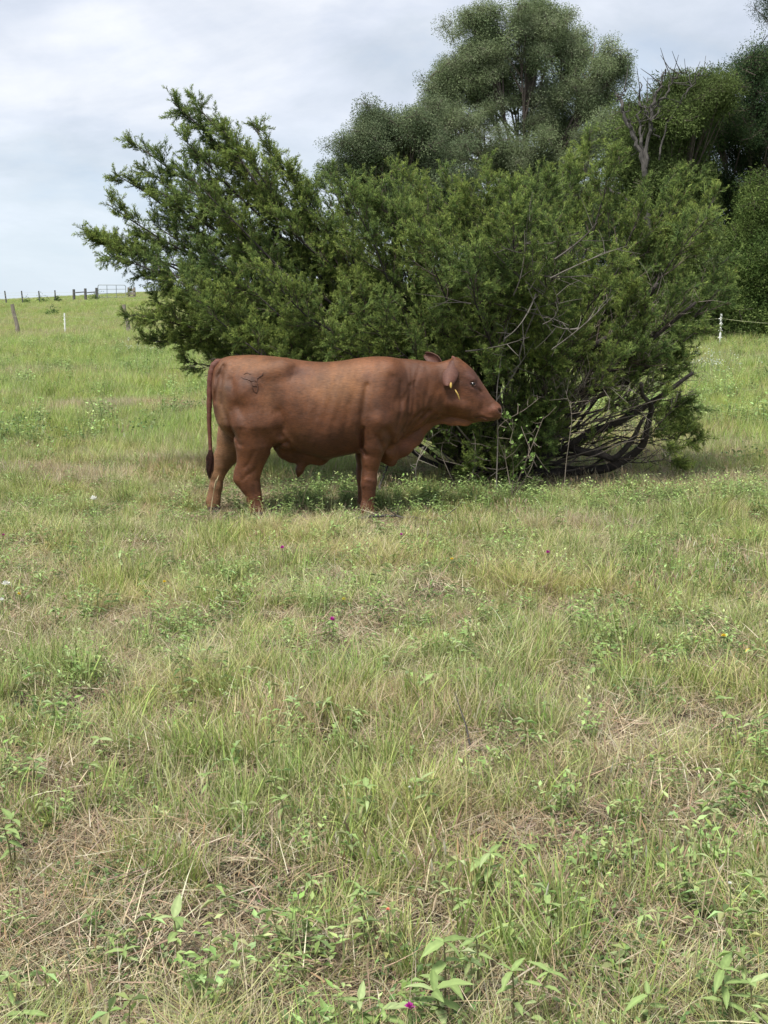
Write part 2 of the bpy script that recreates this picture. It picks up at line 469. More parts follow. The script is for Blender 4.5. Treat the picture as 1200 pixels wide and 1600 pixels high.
def small_leaves(mb, n, rad, hgt, size, cols, flat=0.5):
    """little folded oval leaves on short stems (clover and the like)"""
    a = rng.random(n) * 2 * pi; r = rad * np.sqrt(rng.random(n))
    c0 = np.stack([r * np.cos(a), r * np.sin(a), rng.uniform(*hgt, n)], -1)
    u = unit(rng.normal(size=(n, 3)) * np.array([1, 1, flat])); w = unit(np.cross(u, unit(rng.normal(size=(n, 3)) * np.array([flat, flat, 1]))))
    nn_ = np.cross(u, w); s = rng.uniform(*size, n)[:, None]
    pts = [c0, c0 + u * s * .45 + w * s * .32 + nn_ * s * .08, c0 + u * s, c0 + u * s * .45 - w * s * .32 + nn_ * s * .08]
    V_ = np.stack(pts, 1); idx = np.arange(n * 4).reshape(n, 4)
    mb.add(V_, T=np.concatenate([idx[:, [0, 1, 2]], idx[:, [0, 2, 3]]]), C=np.repeat(np.clip(pal(n, cols), 0.01, 1), 4, 0))

def proto(f, name, m):
    b = MB(); f(b); return b.mesh(name, m)
def g_upright(b):
    blades(b, 32, .06, (.07, .21), (0.0, .55), (.1, 1.0), (.0026, .0052), GREEN)
    blades(b, 10, .08, (.06, .15), (0.2, .9), (.2, 1.0), (.002, .0035), YELL)
def g_fine(b):
    blades(b, 46, .09, (.09, .23), (0.1, .7), (.5, 1.5), (.0016, .003), YELL + GREEN[1:3] + STRAW[:1], seg=4)
def g_mixed(b):
    blades(b, 34, .10, (.05, .15), (0.1, .8), (.1, 1.2), (.002, .0040), GREEN)
    blades(b, 26, .11, (.06, .16), (0.3, 1.2), (.1, 1.0), (.0016, .003), STRAW + YELL[:2])
def g_lean(b):
    n0 = b.n
    blades(b, 50, .08, (.12, .26), (0.7, 1.2), (.2, .8), (.002, .0036), YELL + STRAW[:2] + GREEN[1:3], seg=4)
def g_thatch(b):
    blades(b, 85, .13, (.05, .16), (.9, 1.6), (-.15, .4), (.0012, .0026), STRAW + STRAW + BROWN, zroot=.05)
    blades(b, 25, .12, (.03, .09), (.3, 1.2), (.0, .6), (.0014, .0026), BROWN + STRAW[:2])
def g_thatch_dark(b):
    blades(b, 95, .13, (.04, .14), (1.0, 1.65), (-.2, .4), (.0014, .0028), BROWN + STRAW[2:4], zroot=.03)
def g_spikes(b):
    tip, d, c = blades(b, 13, .09, (.07, .17), (0.0, .35), (.0, .4), (.0012, .0018), [(.44, .36, .23), (.38, .30, .18), (.50, .43, .28)])
    P = np.stack([tip, tip + d * .016, tip + d * .034], 1)
    tubes(b, P, np.tile([.0018, .0030, .0008], (13, 1)), 4, C=np.clip(c * 1.15, 0, .6))
    blades(b, 16, .09, (.04, .12), (0.1, .9), (.1, .8), (.0016, .003), GREEN + YELL)
def g_clover(b):
    small_leaves(b, 75, .09, (.012, .06), (.010, .019), [(.11, .19, .06), (.15, .23, .075), (.085, .15, .055), (.19, .25, .10)])
    blades(b, 22, .09, (.03, .07), (.2, 1.2), (0, .5), (.0012, .002), BROWN + GREEN)
def g_leafyweed(b):
    tip, d, c = blades(b, 8, .07, (.08, .17), (.0, .4), (.0, .3), (.0026, .0035), [(.20, .25, .10)])
    for k in range(9):
        f = 0.25 + 0.75 * k / 8
        n = 8; base = tip * f; base[:, 2] = tip[:, 2] * f
        az = k * 2.4 + rng.random(n)
        u = unit(np.stack([np.cos(az), np.sin(az), rng.uniform(.1, .7, n)], -1)); w = unit(np.cross(u, [0, 0, 1.]))
        s = rng.uniform(.022, .042, (n, 1)) * (1.1 - .4 * f)
        V_ = np.stack([base, base + u * s * .4 + w * s * .2, base + u * s - [0, 0, .004], base + u * s * .4 - w * s * .2], 1)
        idx = np.arange(n * 4).reshape(n, 4)
        b.add(V_, T=np.concatenate([idx[:, [0, 1, 2]], idx[:, [0, 2, 3]]]), C=np.repeat(np.clip(pal(n, [(.27, .37, .12), (.33, .42, .17), (.21, .30, .09)]), 0, 1), 4, 0))
def g_lush(b):
    blades(b, 60, .20, (.16, .34), (0.0, .5), (.1, .8), (.004, .008), LUSH)
    blades(b, 10, .20, (.2, .36), (0.0, .4), (.1, .7), (.003, .005), YELL + STRAW[:1])
def g_field(b):
    blades(b, 50, .22, (.14, .30), (0.1, .6), (.1, .9), (.004, .007), LUSH[:3] + GREEN[2:3] + YELL)
    blades(b, 16, .22, (.2, .36), (0.0, .5), (.1, .6), (.003, .005), STRAW)
def g_seed(b):
    tip, d, c = blades(b, 14, .10, (.32, .5), (0.05, .45), (.3, 1.2), (.0022, .003), YELL + STRAW, seg=5)
    blades(b, 26, .12, (.1, .3), (0.1, .7), (.2, 1.0), (.003, .005), GREEN + YELL)

protos = []
for f, k in ((g_upright, 3), (g_fine, 3), (g_mixed, 3), (g_lean, 2), (g_spikes, 2)):
    for j in range(k): protos.append(proto(f, 'grass_tuft', M_GRASS))
UP, FI, MI, LE, SPK = [0, 1, 2], [3, 4, 5], [6, 7, 8], [9, 10], [11, 12]
def band(y0, y1, dens, margin=1.0, widen=0.36):
    """random ground points, uniform per square metre, in the wedge in front of the camera"""
    A = (y1 - y0) * (widen * (y0 + y1) + 2 * margin)
    n = int(A * dens)
    y = rng.uniform(0, 1, n * 2) * (y1 - y0) + y0
    x = rng.uniform(-1, 1, n * 2) * (widen * y1 + margin)
    keep = np.abs(x) < widen * y + margin
    x, y = x[keep][:n], y[keep][:n]
    return x, y
def place(name, x, y, pick, protos_, s0=.75, s1=1.3, tilt=.12, sc=None, sink=0.01):
    n = len(x)
    P = np.stack([x, y, gz(x, y) - sink], -1)
    rot = np.stack([rng.normal(0, tilt, n), rng.normal(0, tilt, n), rng.random(n) * 2 * pi], -1)
    s = rng.uniform(s0, s1, n) if sc is None else sc
    return scatter(name, P, rot, s, pick, protos_)
# keep thin and low where the bull stands and under the juniper
TREE_X, TREE_Y = 1.32, 12.25
def shade_thin(x, y):
    """how much growth there is: little under the juniper's skirts"""
    r = np.hypot((x - TREE_X) / 2.3, (y - TREE_Y) / 1.35)
    return np.clip((r - .55) * 1.6, 0.10, 1)

# near field, 2.6 to 15 m
x, y = band(1.7, 15, 225, 2.3)
d = dryness(x, y)
keep = rng.random(len(x)) < (1 - .78 * d) * shade_thin(x, y) * np.clip(1.15 - (y - 9) * .03, .6, 1)
x, y, d = x[keep], y[keep], d[keep]
n = len(x)
zone = fnoise(x * .9 + 40, y * .9 + 2)                    # where which kind of grass grows
zone2 = fnoise(x * 2.1 + 4, y * 2.1 + 22)
pick = np.zeros(n, int); u = rng.random(n)
for i in range(n):
    z = zone[i]; z2 = zone2[i]
    if d[i] > .45: ks = MI if u[i] < .65 else (SPK if u[i] < .82 else FI)
    elif z2 > .62: ks = LE if u[i] < .5 else FI
    elif z > .52: ks = UP if u[i] < .6 else (FI if u[i] < .8 else MI)
    elif z > .42: ks = FI if u[i] < .4 else (MI if u[i] < .75 else UP)
    else: ks = MI if u[i] < .45 else (SPK if u[i] < .58 else UP)
    pick[i] = ks[rng.integers(0, len(ks))]
cl = fnoise(x * 3.1 + 9, y * 3.1, 2); sc = rng.uniform(.55, 1.15, n) * (0.55 + 1.5 * np.clip(cl - .25, 0, .6)) * (1 - .3 * d) * (1 - .6 * np.exp(-((x + .75) / 1.0) ** 4 - ((y - 9.8) / .6) ** 4)) * (1 + .12 * np.clip((y - 7) / 5, 0, 1))
grass_near = place('grass', x, y, pick, protos, sc=sc)

tp = [proto(g_thatch, 'dead_grass', M_THATCH) for _ in range(3)] + [proto(g_thatch_dark, 'dead_grass', M_THATCH) for _ in range(3)]
x, y = band(1.7, 15.5, 130, 2.3)
d = dryness(x, y)
keep = rng.random(len(x)) < .48 + .52 * d
x, y, d = x[keep], y[keep], d[keep]
place('dead_grass', x, y, rng.integers(0, 3, len(x)) + 3 * (rng.random(len(x)) < .6), tp, .7, 1.35, tilt=.10)

cp = [proto(g_clover, 'ground_cover', M_WEED) for _ in range(3)] + [proto(g_leafyweed, 'ground_cover', M_WEED) for _ in range(3)]
x, y = band(1.8, 15, 50, 2.2)
c = fnoise(x * 1.2 + 60, y * 1.2 + 50); d = dryness(x, y)
keep = (c > .5) | (rng.random(len(x)) < .22)
x, y, d = x[keep], y[keep], d[keep]
pk = rng.integers(0, 3, len(x)) + 3 * (rng.random(len(x)) < .25)
place('ground_cover', x, y, pk, cp, .7, 1.4)
def g_rosette(b):
    for i in range(3):
        o_ = rng.normal(0, .06, 2); h_ = rng.uniform(.05, .13)
        tubes(b, np.array([[[o_[0], o_[1], 0], [o_[0] * 1.1, o_[1] * 1.1, h_ * .5], [o_[0] * 1.2, o_[1] * 1.2, h_]]]), np.full((1, 3), .0014), 3, (.25, .26, .12))
        for t_ in range(3):
            n = 4 if t_ == 0 else 2
            az = rng.random() * 6 + np.arange(n) * 2 * pi / n + rng.normal(0, .3, n)
            base = np.tile([o_[0] * 1.2, o_[1] * 1.2, h_ * (1 - .28 * t_)], (n, 1)); u = unit(np.stack([np.cos(az), np.sin(az), rng.uniform(-.3, .5, n)], -1)); w = unit(np.cross(u, [0, 0, 1.])); s = rng.uniform(.025, .045, (n, 1)); dn = np.array([0, 0, 1.]) * s * .22
            V_ = np.stack([base, base + u * s * .45 + w * s * .17 + dn * .5, base + u * s - dn, base + u * s * .45 - w * s * .17 + dn * .5], 1)
            idx = np.arange(n * 4).reshape(n, 4)
            b.add(V_, T=np.concatenate([idx[:, [0, 1, 2]], idx[:, [0, 2, 3]]]), C=np.repeat(np.clip(pal(n, [(.27, .36, .13), (.33, .40, .17), (.22, .31, .10)]), 0, .5), 4, 0))
rp = [proto(g_rosette, 'small_weeds', M_WEED) for _ in range(4)]
x, y = band(2.0, 12.5, 12, 2.0)
place('small_weeds', x, y, rng.integers(0, 4, len(x)), rp, .7, 1.35)
def g_dry(b):
    blades(b, 60, .15, (.08, .22), (0.1, .9), (.1, .9), (.0025, .0045), STRAW + YELL[:1] + [(.55, .45, .30)])
    blades(b, 14, .15, (.08, .18), (0.1, .8), (.1, .9), (.0025, .0045), GREEN)
dp = [proto(g_dry, 'dry_grass', M_GRASS) for _ in range(3)]
X_, Y_ = [], []
for (px, py, rx, ry, n) in ((130, 745, 1.1, 1.0, 420), (250, 735, .9, .8, 260), (250, 640, 1.9, 1.0, 420), (160, 640, 1.5, .8, 200), (20, 620, 1.0, .8, 120), (1050, 770, 1.0, .9, 200), (1080, 690, 1.5, 1.5, 240), (900, 830, .8, .5, 60), (730, 1130, .35, .2, 26), (420, 1150, .3, .2, 22), (500, 1120, .3, .2, 20)):
    g = on_ground(px, py); X_.append(rng.normal(g[0], rx * .5, n)); Y_.append(rng.normal(g[1], ry * .5, n))
x, y = np.concatenate(X_), np.concatenate(Y_); k = fnoise(x * 2.2, y * 2.2 + 30) > .42; x, y = x[k], y[k]
k = np.hypot((x + .75) / 1.1, (y - 9.9) / .5) > 1; x, y = x[k], y[k]
place('dry_grass', x, y, rng.integers(0, 3, len(x)), dp, .55, 1.1)
x, y = band(13, 48, 5, 2.0); c = fnoise(x * .4 + 60, y * .4 + 50); k = (c > .52) | (rng.random(len(x)) < .25); x, y = x[k], y[k]
place('field_weeds', x, y, rng.integers(0, 6, len(x)), cp, 1.4, 3.2)
# leafy weeds fringing the juniper
n = 380
x = rng.uniform(-.9, 4.0, n) + .2 * rng.normal(size=n); y = 10.4 + .42 * rng.normal(size=n) + .25 * np.abs(x - 1.3) * .3
place('leafy_weeds', x, y, rng.integers(3, 6, n), cp, .7, 1.7)

# middle distance
fp = [proto(g_lush, 'field_grass', M_GRASS) for _ in range(3)] + [proto(g_field, 'field_grass', M_GRASS) for _ in range(3)] + [proto(g_seed, 'field_grass', M_GRASS) for _ in range(2)]
X_, Y_, K_, S_ = [], [], [], []
for (a, b, dens, s0, s1) in ((12.3, 22, 26, .5, .85), (22, 36, 13, .75, 1.1), (36, 62, 7, .9, 1.3), (62, 100, 5, .8, 1.15), (100, 165, 3, .5, .8)):
    x, y = band(a, b, dens, 3.5)
    d = dryness(x, y)
    k = (rng.random(len(x)) < 1 - .6 * d)
    k &= rng.random(len(x)) < shade_thin(x, y) + .1
    x, y, d = x[k], y[k], d[k]
    z = fnoise(x * .35 + 4, y * .35)
    pk = np.where((z + .25 * rng.normal(size=len(x)) * .5 > .47), rng.integers(0, 3, len(x)), rng.integers(3, 6, len(x)))
    pk = np.where(rng.random(len(x)) < .10, rng.integers(6, 8, len(x)), pk)
    X_.append(x); Y_.append(y); K_.append(pk); S_.append(rng.uniform(s0, s1, len(x)) * (.7 + .6 * fnoise(x * .5, y * .5 + 7)))
x, y, pk, sc = map(np.concatenate, (X_, Y_, K_, S_))
place('field_grass', x, y, pk, fp, sc=sc)
# ------------------------------------------------------------------ the bull
BY = 10.05                                        # distance of the bull's middle plane
def B(px, py, dy=0.0):
    """side-view photo pixel -> world point on the bull's middle plane, then moved sideways"""
    p = at(px, py, BY); p = np.array(p); p[..., 1] += dy
    return p
PXM = float(1.0 / (at(601, 650, BY)[0] - at(600, 650, BY)[0]))       # pixels per metre there
PROF = np.array([  # px,  top,  bottom, half width, height of widest point (0 top .. 1 bottom)
    [331, 590, 615, .03, .5], [336, 573, 648, .10, .5], [344, 563, 668, .15, .5], [356, 557.5, 680, .195, .5], [372, 555.5, 688, .225, .48],
    [392, 554.5, 694, .245, .45], [420, 556, 696, .258, .43], [450, 559.5, 703, .285, .5], [480, 564.0, 711, .325, .55],
    [505, 565.5, 717, .345, .56], [530, 564.0, 713, .34, .56], [557, 560.0, 708, .315, .55], [585, 557.0, 708, .285, .52],
    [605, 557.5, 702, .255, .5], [625, 560.0, 690, .21, .45], [645, 561.5, 676, .175, .42], [665, 564, 664, .15, .4],
    [685, 566, 655, .128, .4], [700, 562, 652, .118, .38], [712, 558.0, 652, .112, .34], [725, 566.0, 655, .108, .36],
    [733, 572.5, 657, .103, .38], [740, 579.5, 658.5, .095, .4], [746, 588, 659, .086, .42], [752, 597, 659, .077, .5], [759, 607, 658.5, .07, .52],
    [766, 617.5, 657.5, .066, .54], [773, 625.5, 657, .068, .5], [779, 630.5, 655, .062, .5], [783, 635.5, 651, .042, .5], [785, 642, 644, .01, .5]])
VX = 0.0085
x0, x1 = B(312, 600)[0], B(792, 600)[0]
gx = np.arange(x0, x1, VX); gy = np.arange(-.42, .42, VX); gzv = np.arange(-0.06, 1.42, VX)
GX, GY, GZ = np.meshgrid(gx.astype(np.float32), gy.astype(np.float32), gzv.astype(np.float32), indexing='ij')
pxs, _ = proj(np.stack([gx, np.full_like(gx, BY), np.full_like(gx, .8)], -1))
top = smooth_tab(pxs, PROF[:, 0], PROF[:, 1]); bot = smooth_tab(pxs, PROF[:, 0], PROF[:, 2])
hw = np.maximum(smooth_tab(pxs, PROF[:, 0], PROF[:, 3]), .004); wf = np.clip(smooth_tab(pxs, PROF[:, 0], PROF[:, 4]), .1, .9)
ztop = np.array([at(a, b, BY)[2] for a, b in zip(pxs, top)]); zbot = np.array([at(a, b, BY)[2] for a, b in zip(pxs, bot)])
h = np.maximum((ztop - zbot), .01); zw = ztop - wf * h
sh = lambda a: a[:, None, None].astype(np.float32)
dzv = GZ - sh(zw)
hh = np.where(dzv > 0, sh(ztop - zw), sh(zw - zbot)) + 1e-4
inside = ((pxs > PROF[0, 0]) & (pxs < PROF[-1, 0]))
ay = np.abs(GY) / sh(hw); az_ = np.abs(dzv) / hh
pw = np.interp(pxs, [330, 400, 560, 640, 700, 740, 780], [2.3, 2.35, 2.3, 2.2, 2.3, 2.7, 2.3])
PWR = sh(pw)
q = (ay ** PWR + az_ ** PWR) ** (1 / PWR) + 1e-6
gr = np.sqrt((ay / sh(hw)) ** 2 + (az_ / hh) ** 2) / np.maximum(q, .05) + 1e-3
D = (q - 1) / np.clip(gr, 1e-3, 60)
# cap the ends
xcap = np.maximum(sh(B(332, 600)[0] - gx), sh(gx - B(784.5, 643)[0]))
D = np.maximum(D, xcap).astype(np.float32)
del ay, az_, q, gr, hh, dzv
def smin(a, b, k):
    hh_ = np.clip(0.5 + 0.5 * (b - a) / k, 0, 1)
    return b * (1 - hh_) + a * hh_ - k * hh_ * (1 - hh_)
def region(lo, hi, pad):
    s = []
    for g_, a, b in zip((gx, gy, gzv), lo, hi):
        i = np.searchsorted(g_, a - pad); j = np.searchsorted(g_, b + pad) + 1
        s.append(slice(max(i, 0), min(j, len(g_))))
    return tuple(s)
def capsule(a, b, ra, rb, k=.03, ys=1.0, sub=False):
    """smoothly joins a tapered capsule to the body; a, b are (px, py, dy)"""
    global D
    A_ = B(*a); B_ = B(*b); A_[1] -= BY; B_[1] -= BY
    # lateral scale: ys > 1 makes it thinner from side to side
    R = max(ra, rb) + k
    s = region(np.minimum(A_, B_) - R, np.maximum(A_, B_) + R, .10)
    P = np.stack([GX[s] - A_[0], (GY[s] - (A_[1])), GZ[s] - A_[2]], -1)
    d_ = B_ - A_
    t = np.clip((P[..., 0] * d_[0] + P[..., 1] * d_[1] + P[..., 2] * d_[2]) / max(d_ @ d_, 1e-9), 0, 1)
    ex = P[..., 0] - t * d_[0]; ey = (P[..., 1] - t * d_[1]) * ys; ez = P[..., 2] - t * d_[2]
    dd = (np.sqrt(ex * ex + ey * ey + ez * ez) - (ra + (rb - ra) * t)) / (1 + .35 * (ys - 1))
    D[s] = smin(D[s], dd, k) if not sub else -smin(-D[s], dd, k)
def chain(pts, k=.03, ys=1.0):
    """pts: (px, py, dy, radius in pixels)"""
    for p, r in zip(pts[:-1], pts[1:]):
        capsule(p[:3], r[:3], p[3] / PXM, r[3] / PXM, k, ys)
NR, FRD = -.17, .17
for s_ in (-1, 1):                                # rump, loin, shoulder and haunch masses on both sides
    capsule((448, 574, s_ * .165), (398, 588, s_ * .18), .075, .06, .07)
    capsule((392, 612, s_ * .165), (420, 655, s_ * .20), .135, .105, .08)
    capsule((355, 606, s_ * .10), (361, 655, s_ * .12), .10, .088, .06)
    capsule((604, 585, s_ * .13), (592, 650, s_ * .20), .12, .105, .08)
    capsule((592, 655, s_ * .20), (583, 690, s_ * .19), .10, .075, .06)
    capsule((620, 640, s_ * .15), (612, 676, s_ * .14), .08, .07, .06)
    capsule((430, 676, s_ * .20), (452, 690, s_ * .17), .055, .04, .05)
# near hind leg
chain([(400, 662, NR, 38), (400, 690, NR, 28), (397, 712, NR, 20), (394, 730, NR, 16), (393, 744, NR, 14), (397, 758, NR, 11.5), (401, 775, NR, 10), (404, 790, NR, 10.5)], .045, 1.3)
chain([(384, 712, NR, 6), (379, 732, NR, 6.5), (378, 744, NR, 8), (388, 756, NR, 9)], .04, 1.5)
chain([(404, 790, NR, 11.5), (408, 803, NR, 13)], .03, 1.2)
# far hind leg, set back
chain([(368, 655, FRD, 32), (360, 690, FRD, 24), (352, 712, FRD, 18), (342, 730, FRD, 12.5), (336, 745, FRD, 10), (333, 765, FRD, 9.5), (330, 782, FRD, 9.5), (328, 792, FRD, 9.5)], .04, 1.25)
chain([(338, 715, FRD, 8), (329, 736, FRD, 7), (331, 748, FRD, 7.5)], .03, 1.4)
chain([(328, 790, FRD, 10), (330, 800, FRD, 12)], .03, 1.2)
# near fore leg
chain([(588, 668, NR, 24), (584, 695, NR, 19), (580.5, 715, NR, 14.3), (577, 738, NR, 10.6), (576.5, 752, NR, 10.8), (576, 768, NR, 8.6), (575, 784, NR, 8.6), (575, 793, NR, 9.5)], .04, 1.2)
chain([(574, 791, NR, 10), (577, 802, NR, 12.5)], .03, 1.15)
# far fore leg
chain([(580, 668, FRD, 24), (575, 695, FRD, 19), (571, 715, FRD, 15), (569, 738, FRD, 12), (569, 752, FRD, 11.5), (569, 770, FRD, 9), (568, 790, FRD, 9)], .04, 1.2)
chain([(568, 789, FRD, 9.5), (571, 800, FRD, 12)], .03, 1.15)
# belly, sheath, brisket and dewlap
chain([(445, 706, 0, 12), (500, 716, 0, 12)], .06)
chain([(432, 699, 0, 5), (456, 714, 0, 8), (476, 717, 0, 8), (500, 711, 0, 7)], .03, 1.3)
chain([(472, 724, 0, 8), (468, 735, 0, 6), (466, 744, 0, 2.4)], .025)
chain([(596, 690, 0, 20), (606, 705, 0, 15)], .06, .8)
chain([(601, 712, 0, 12), (611, 720, 0, 9.5)], .03, 1.9)
chain([(611, 706, 0, 15), (628, 697, 0, 16), (645, 682, 0, 15), (662, 664, 0, 11), (682, 654, 0, 8), (705, 657, 0, 6.5), (728, 658, 0, 5.5), (742, 656, 0, 3.5)], .025, 2.4)
chain([(618, 708, 0, 8), (634, 699, 0, 6)], .02, 2.6)
chain([(705, 657, 0, 6.5), (728, 658, 0, 7)], .02, 2.2)
# neck crest and cheek, brow, eye sockets, muzzle
for s_ in (-1, 1):
    capsule((706, 628, s_ * .062), (722, 634, s_ * .06), .062, .045, .04)
    capsule((738, 592, s_ * .078), (732, 588, s_ * .074), .020, .022, .03)
    capsule((730, 604, s_ * .088), (745, 611, s_ * .075), .012, .012, .02)
    capsule((770, 640, s_ * .045), (776, 641, s_ * .04), .036, .028, .03)
    capsule((760, 652, s_ * .03), (772, 650, s_ * .03), .03, .022, .02)
    capsule((712, 566, s_ * .055), (709, 561, s_ * .062), .028, .016, .02)
    capsule((738.5, 599.5, s_ * .112), (737, 599.5, s_ * .112), .019, .019, .010, sub=True)
    capsule((779.5, 640.5, s_ * .062), (781, 643.0, s_ * .046), .0115, .011, .006, sub=True)
    capsule((700, 588, s_ * .125), (706, 592, s_ * .12), .022, .02, .02, sub=True)

# creases and hollows drawn in side view: points, width px, depth m (negative: ridge)
def seg2(PX_, PY_, pts):
    best = None
    for (ax, ay_), (bx, by_) in zip(pts[:-1], pts[1:]):
        dx_, dy_ = bx - ax, by_ - ay_
        t = np.clip(((PX_ - ax) * dx_ + (PY_ - ay_) * dy_) / (dx_ * dx_ + dy_ * dy_ + 1e-9), 0, 1)
        d2 = (PX_ - ax - t * dx_) ** 2 + (PY_ - ay_ - t * dy_) ** 2
        best = d2 if best is None else np.minimum(best, d2)
    return best
CREASE = [
    ([(352, 572), (343, 590), (340, 625)], 3.5, .022), ([(350, 585), (352, 630), (366, 668), (380, 690)], 4, .016), ([(366, 592), (378, 630), (392, 660)], 6, .010),
    ([(452, 566), (462, 582), (478, 584)], 9, .016), ([(440, 640), (448, 660), (442, 676)], 7, .012),
    ([(428, 700), (440, 690), (452, 686)], 3, .020), ([(447, 672), (458, 686), (470, 698)], 4, -.008), ([(452, 690), (470, 705), (500, 712)], 4, .010),
    ([(574, 600), (567, 640), (564, 668), (568, 690)], 4.5, .014), ([(568, 665), (566, 695), (572, 706)], 3, .022),
    ([(612, 588), (606, 610), (604, 650)], 8, .008), ([(640, 600), (638, 630), (636, 655), (628, 672)], 2.6, .012), ([(646, 596), (645, 628), (642, 650)], 2.4, .008),
    ([(625, 596), (626, 640), (618, 668)], 3, .006), ([(670, 640), (655, 655), (640, 672), (626, 684)], 3.2, .016), ([(680, 646), (664, 662), (650, 676)], 2.5, .012),
    ([(660, 640), (646, 652), (636, 668)], 2.5, .010), ([(690, 648), (712, 652), (735, 657), (752, 657)], 2.4, .014), ([(687, 580), (690, 610), (694, 640)], 6, .008),
    ([(604, 668), (612, 682), (606, 700)], 5, .014), ([(590, 676), (600, 700), (596, 722)], 3, .010), ([(742, 652), (752, 650.5), (762, 654.5), (774, 654.5)], 1.3, .008),
    ([(748, 612), (756, 625), (752, 640)], 5, .008), ([(744, 606), (751, 612)], 2, .006), ([(763, 634), (768, 646)], 3, .004), ([(560, 600), (545, 640), (540, 680)], 12, .006),
    ([(384, 745), (392, 736), (404, 728)], 3, .007), ([(400, 754), (404, 775), (407, 788)], 2.2, .006), ([(390, 758), (396, 778), (401, 790)], 2.0, .005),
    ([(572, 744), (582, 746)], 3, -.006), ([(569, 758), (571, 780)], 2.2, .005), ([(402, 700), (396, 715), (388, 725)], 3, .006)]
PXg, PYg = proj(np.stack([GX[:, 0, :], np.full_like(GX[:, 0, :], BY), GZ[:, 0, :]], -1))
disp = np.zeros_like(PXg)
for pts, w_, dep in CREASE:
    disp += dep * np.exp(-seg2(PXg, PYg, pts) / (w_ * w_))
# fine folds round the neck and ribs under the skin
nk = np.exp(-((PXg - 655) / 26) ** 2 - ((PYg - 612) / 38) ** 2)
disp += nk * .0035 * np.sin(PXg * .62 + 3 * vnoise(PXg * .06, PYg * .03) * 4 + PYg * .06)
rb = np.exp(-((PXg - 520) / 38) ** 2 - ((PYg - 640) / 40) ** 2)
disp += rb * .0022 * np.sin(PXg * .38 + PYg * .10)
disp += .006 * (fnoise(PXg * .045, PYg * .045) - .5) + .003 * (fnoise(PXg * .15 + 7, PYg * .15) - .5)
# only on the flanks, not along the middle line
lat = np.clip(np.abs(GY) / .06, 0, 1)
D += (disp[:, None, :] * lat).astype(np.float32)

def surface_nets(F, ox, oy, oz, vx):
    S = F < 0
    nx_, ny_, nz_ = F.shape
    cs = np.zeros((nx_ - 1, ny_ - 1, nz_ - 1), np.int8)
    for i in (0, 1):
        for j in (0, 1):
            for k in (0, 1): cs += S[i:nx_ - 1 + i, j:ny_ - 1 + j, k:nz_ - 1 + k]
    act = (cs > 0) & (cs < 8)
    ci = np.argwhere(act); idm = -np.ones(act.shape, int); idm[act] = np.arange(len(ci))
    acc = np.zeros((len(ci), 3)); cnt = np.zeros(len(ci))
    corners = [(i, j, k) for i in (0, 1) for j in (0, 1) for k in (0, 1)]
    val = {c: F[ci[:, 0] + c[0], ci[:, 1] + c[1], ci[:, 2] + c[2]] for c in corners}
    for a in corners:
        for ax in range(3):
            if a[ax]: continue
            b = list(a); b[ax] = 1; b = tuple(b)
            va, vb = val[a], val[b]; cr = (va < 0) != (vb < 0)
            t = np.where(cr, va / np.where(cr, va - vb, 1), 0)
            p = np.array(a, float)[None].repeat(len(ci), 0); p[:, ax] += t
            acc += p * cr[:, None]; cnt += cr
    V_ = (ci + acc / cnt[:, None]) * vx + np.array([ox, oy, oz])
    Qs = []
    for ax in range(3):
        sl0 = [slice(1, -1)] * 3; sl1 = [slice(1, -1)] * 3
        sl0[ax] = slice(0, -1); sl1[ax] = slice(1, None)
        s0, s1 = S[tuple(sl0)], S[tuple(sl1)]
        ed = np.argwhere(s0 != s1)
        if not len(ed): continue
        flip = s0[tuple(ed.T)]
        off = np.array([1, 1, 1]); off[ax] = 0
        e0 = ed + off
        o1, o2 = [(1, 2), (2, 0), (0, 1)][ax]
        def c_(d1, d2):
            e_ = e0.copy(); e_[:, o1] -= d1; e_[:, o2] -= d2
            return idm[e_[:, 0], e_[:, 1], e_[:, 2]]
        q_ = np.stack([c_(1, 1), c_(0, 1), c_(0, 0), c_(1, 0)], -1)
        q_[~flip] = q_[~flip][:, ::-1]
        Qs.append(q_)
    return V_, np.concatenate(Qs)
BV, BQ = surface_nets(D, gx[0], gy[0] + BY, gzv[0], VX)
# relax once or twice along the surface
def relax(V_, Q_, it=2, lam=.45):
    e_ = np.concatenate([Q_[:, [0, 1]], Q_[:, [1, 2]], Q_[:, [2, 3]], Q_[:, [3, 0]]]); e_ = np.concatenate([e_, e_[:, ::-1]])
    for i in range(it):
        acc = np.zeros_like(V_); c_ = np.bincount(e_[:, 0], minlength=len(V_))[:, None]
        for k in range(3): acc[:, k] = np.bincount(e_[:, 0], V_[e_[:, 1], k], minlength=len(V_))
        V_ = V_ + (lam if i % 2 == 0 else -lam * .9) * (acc / np.maximum(c_, 1) - V_)
    return V_
BV = relax(BV, BQ, 4)
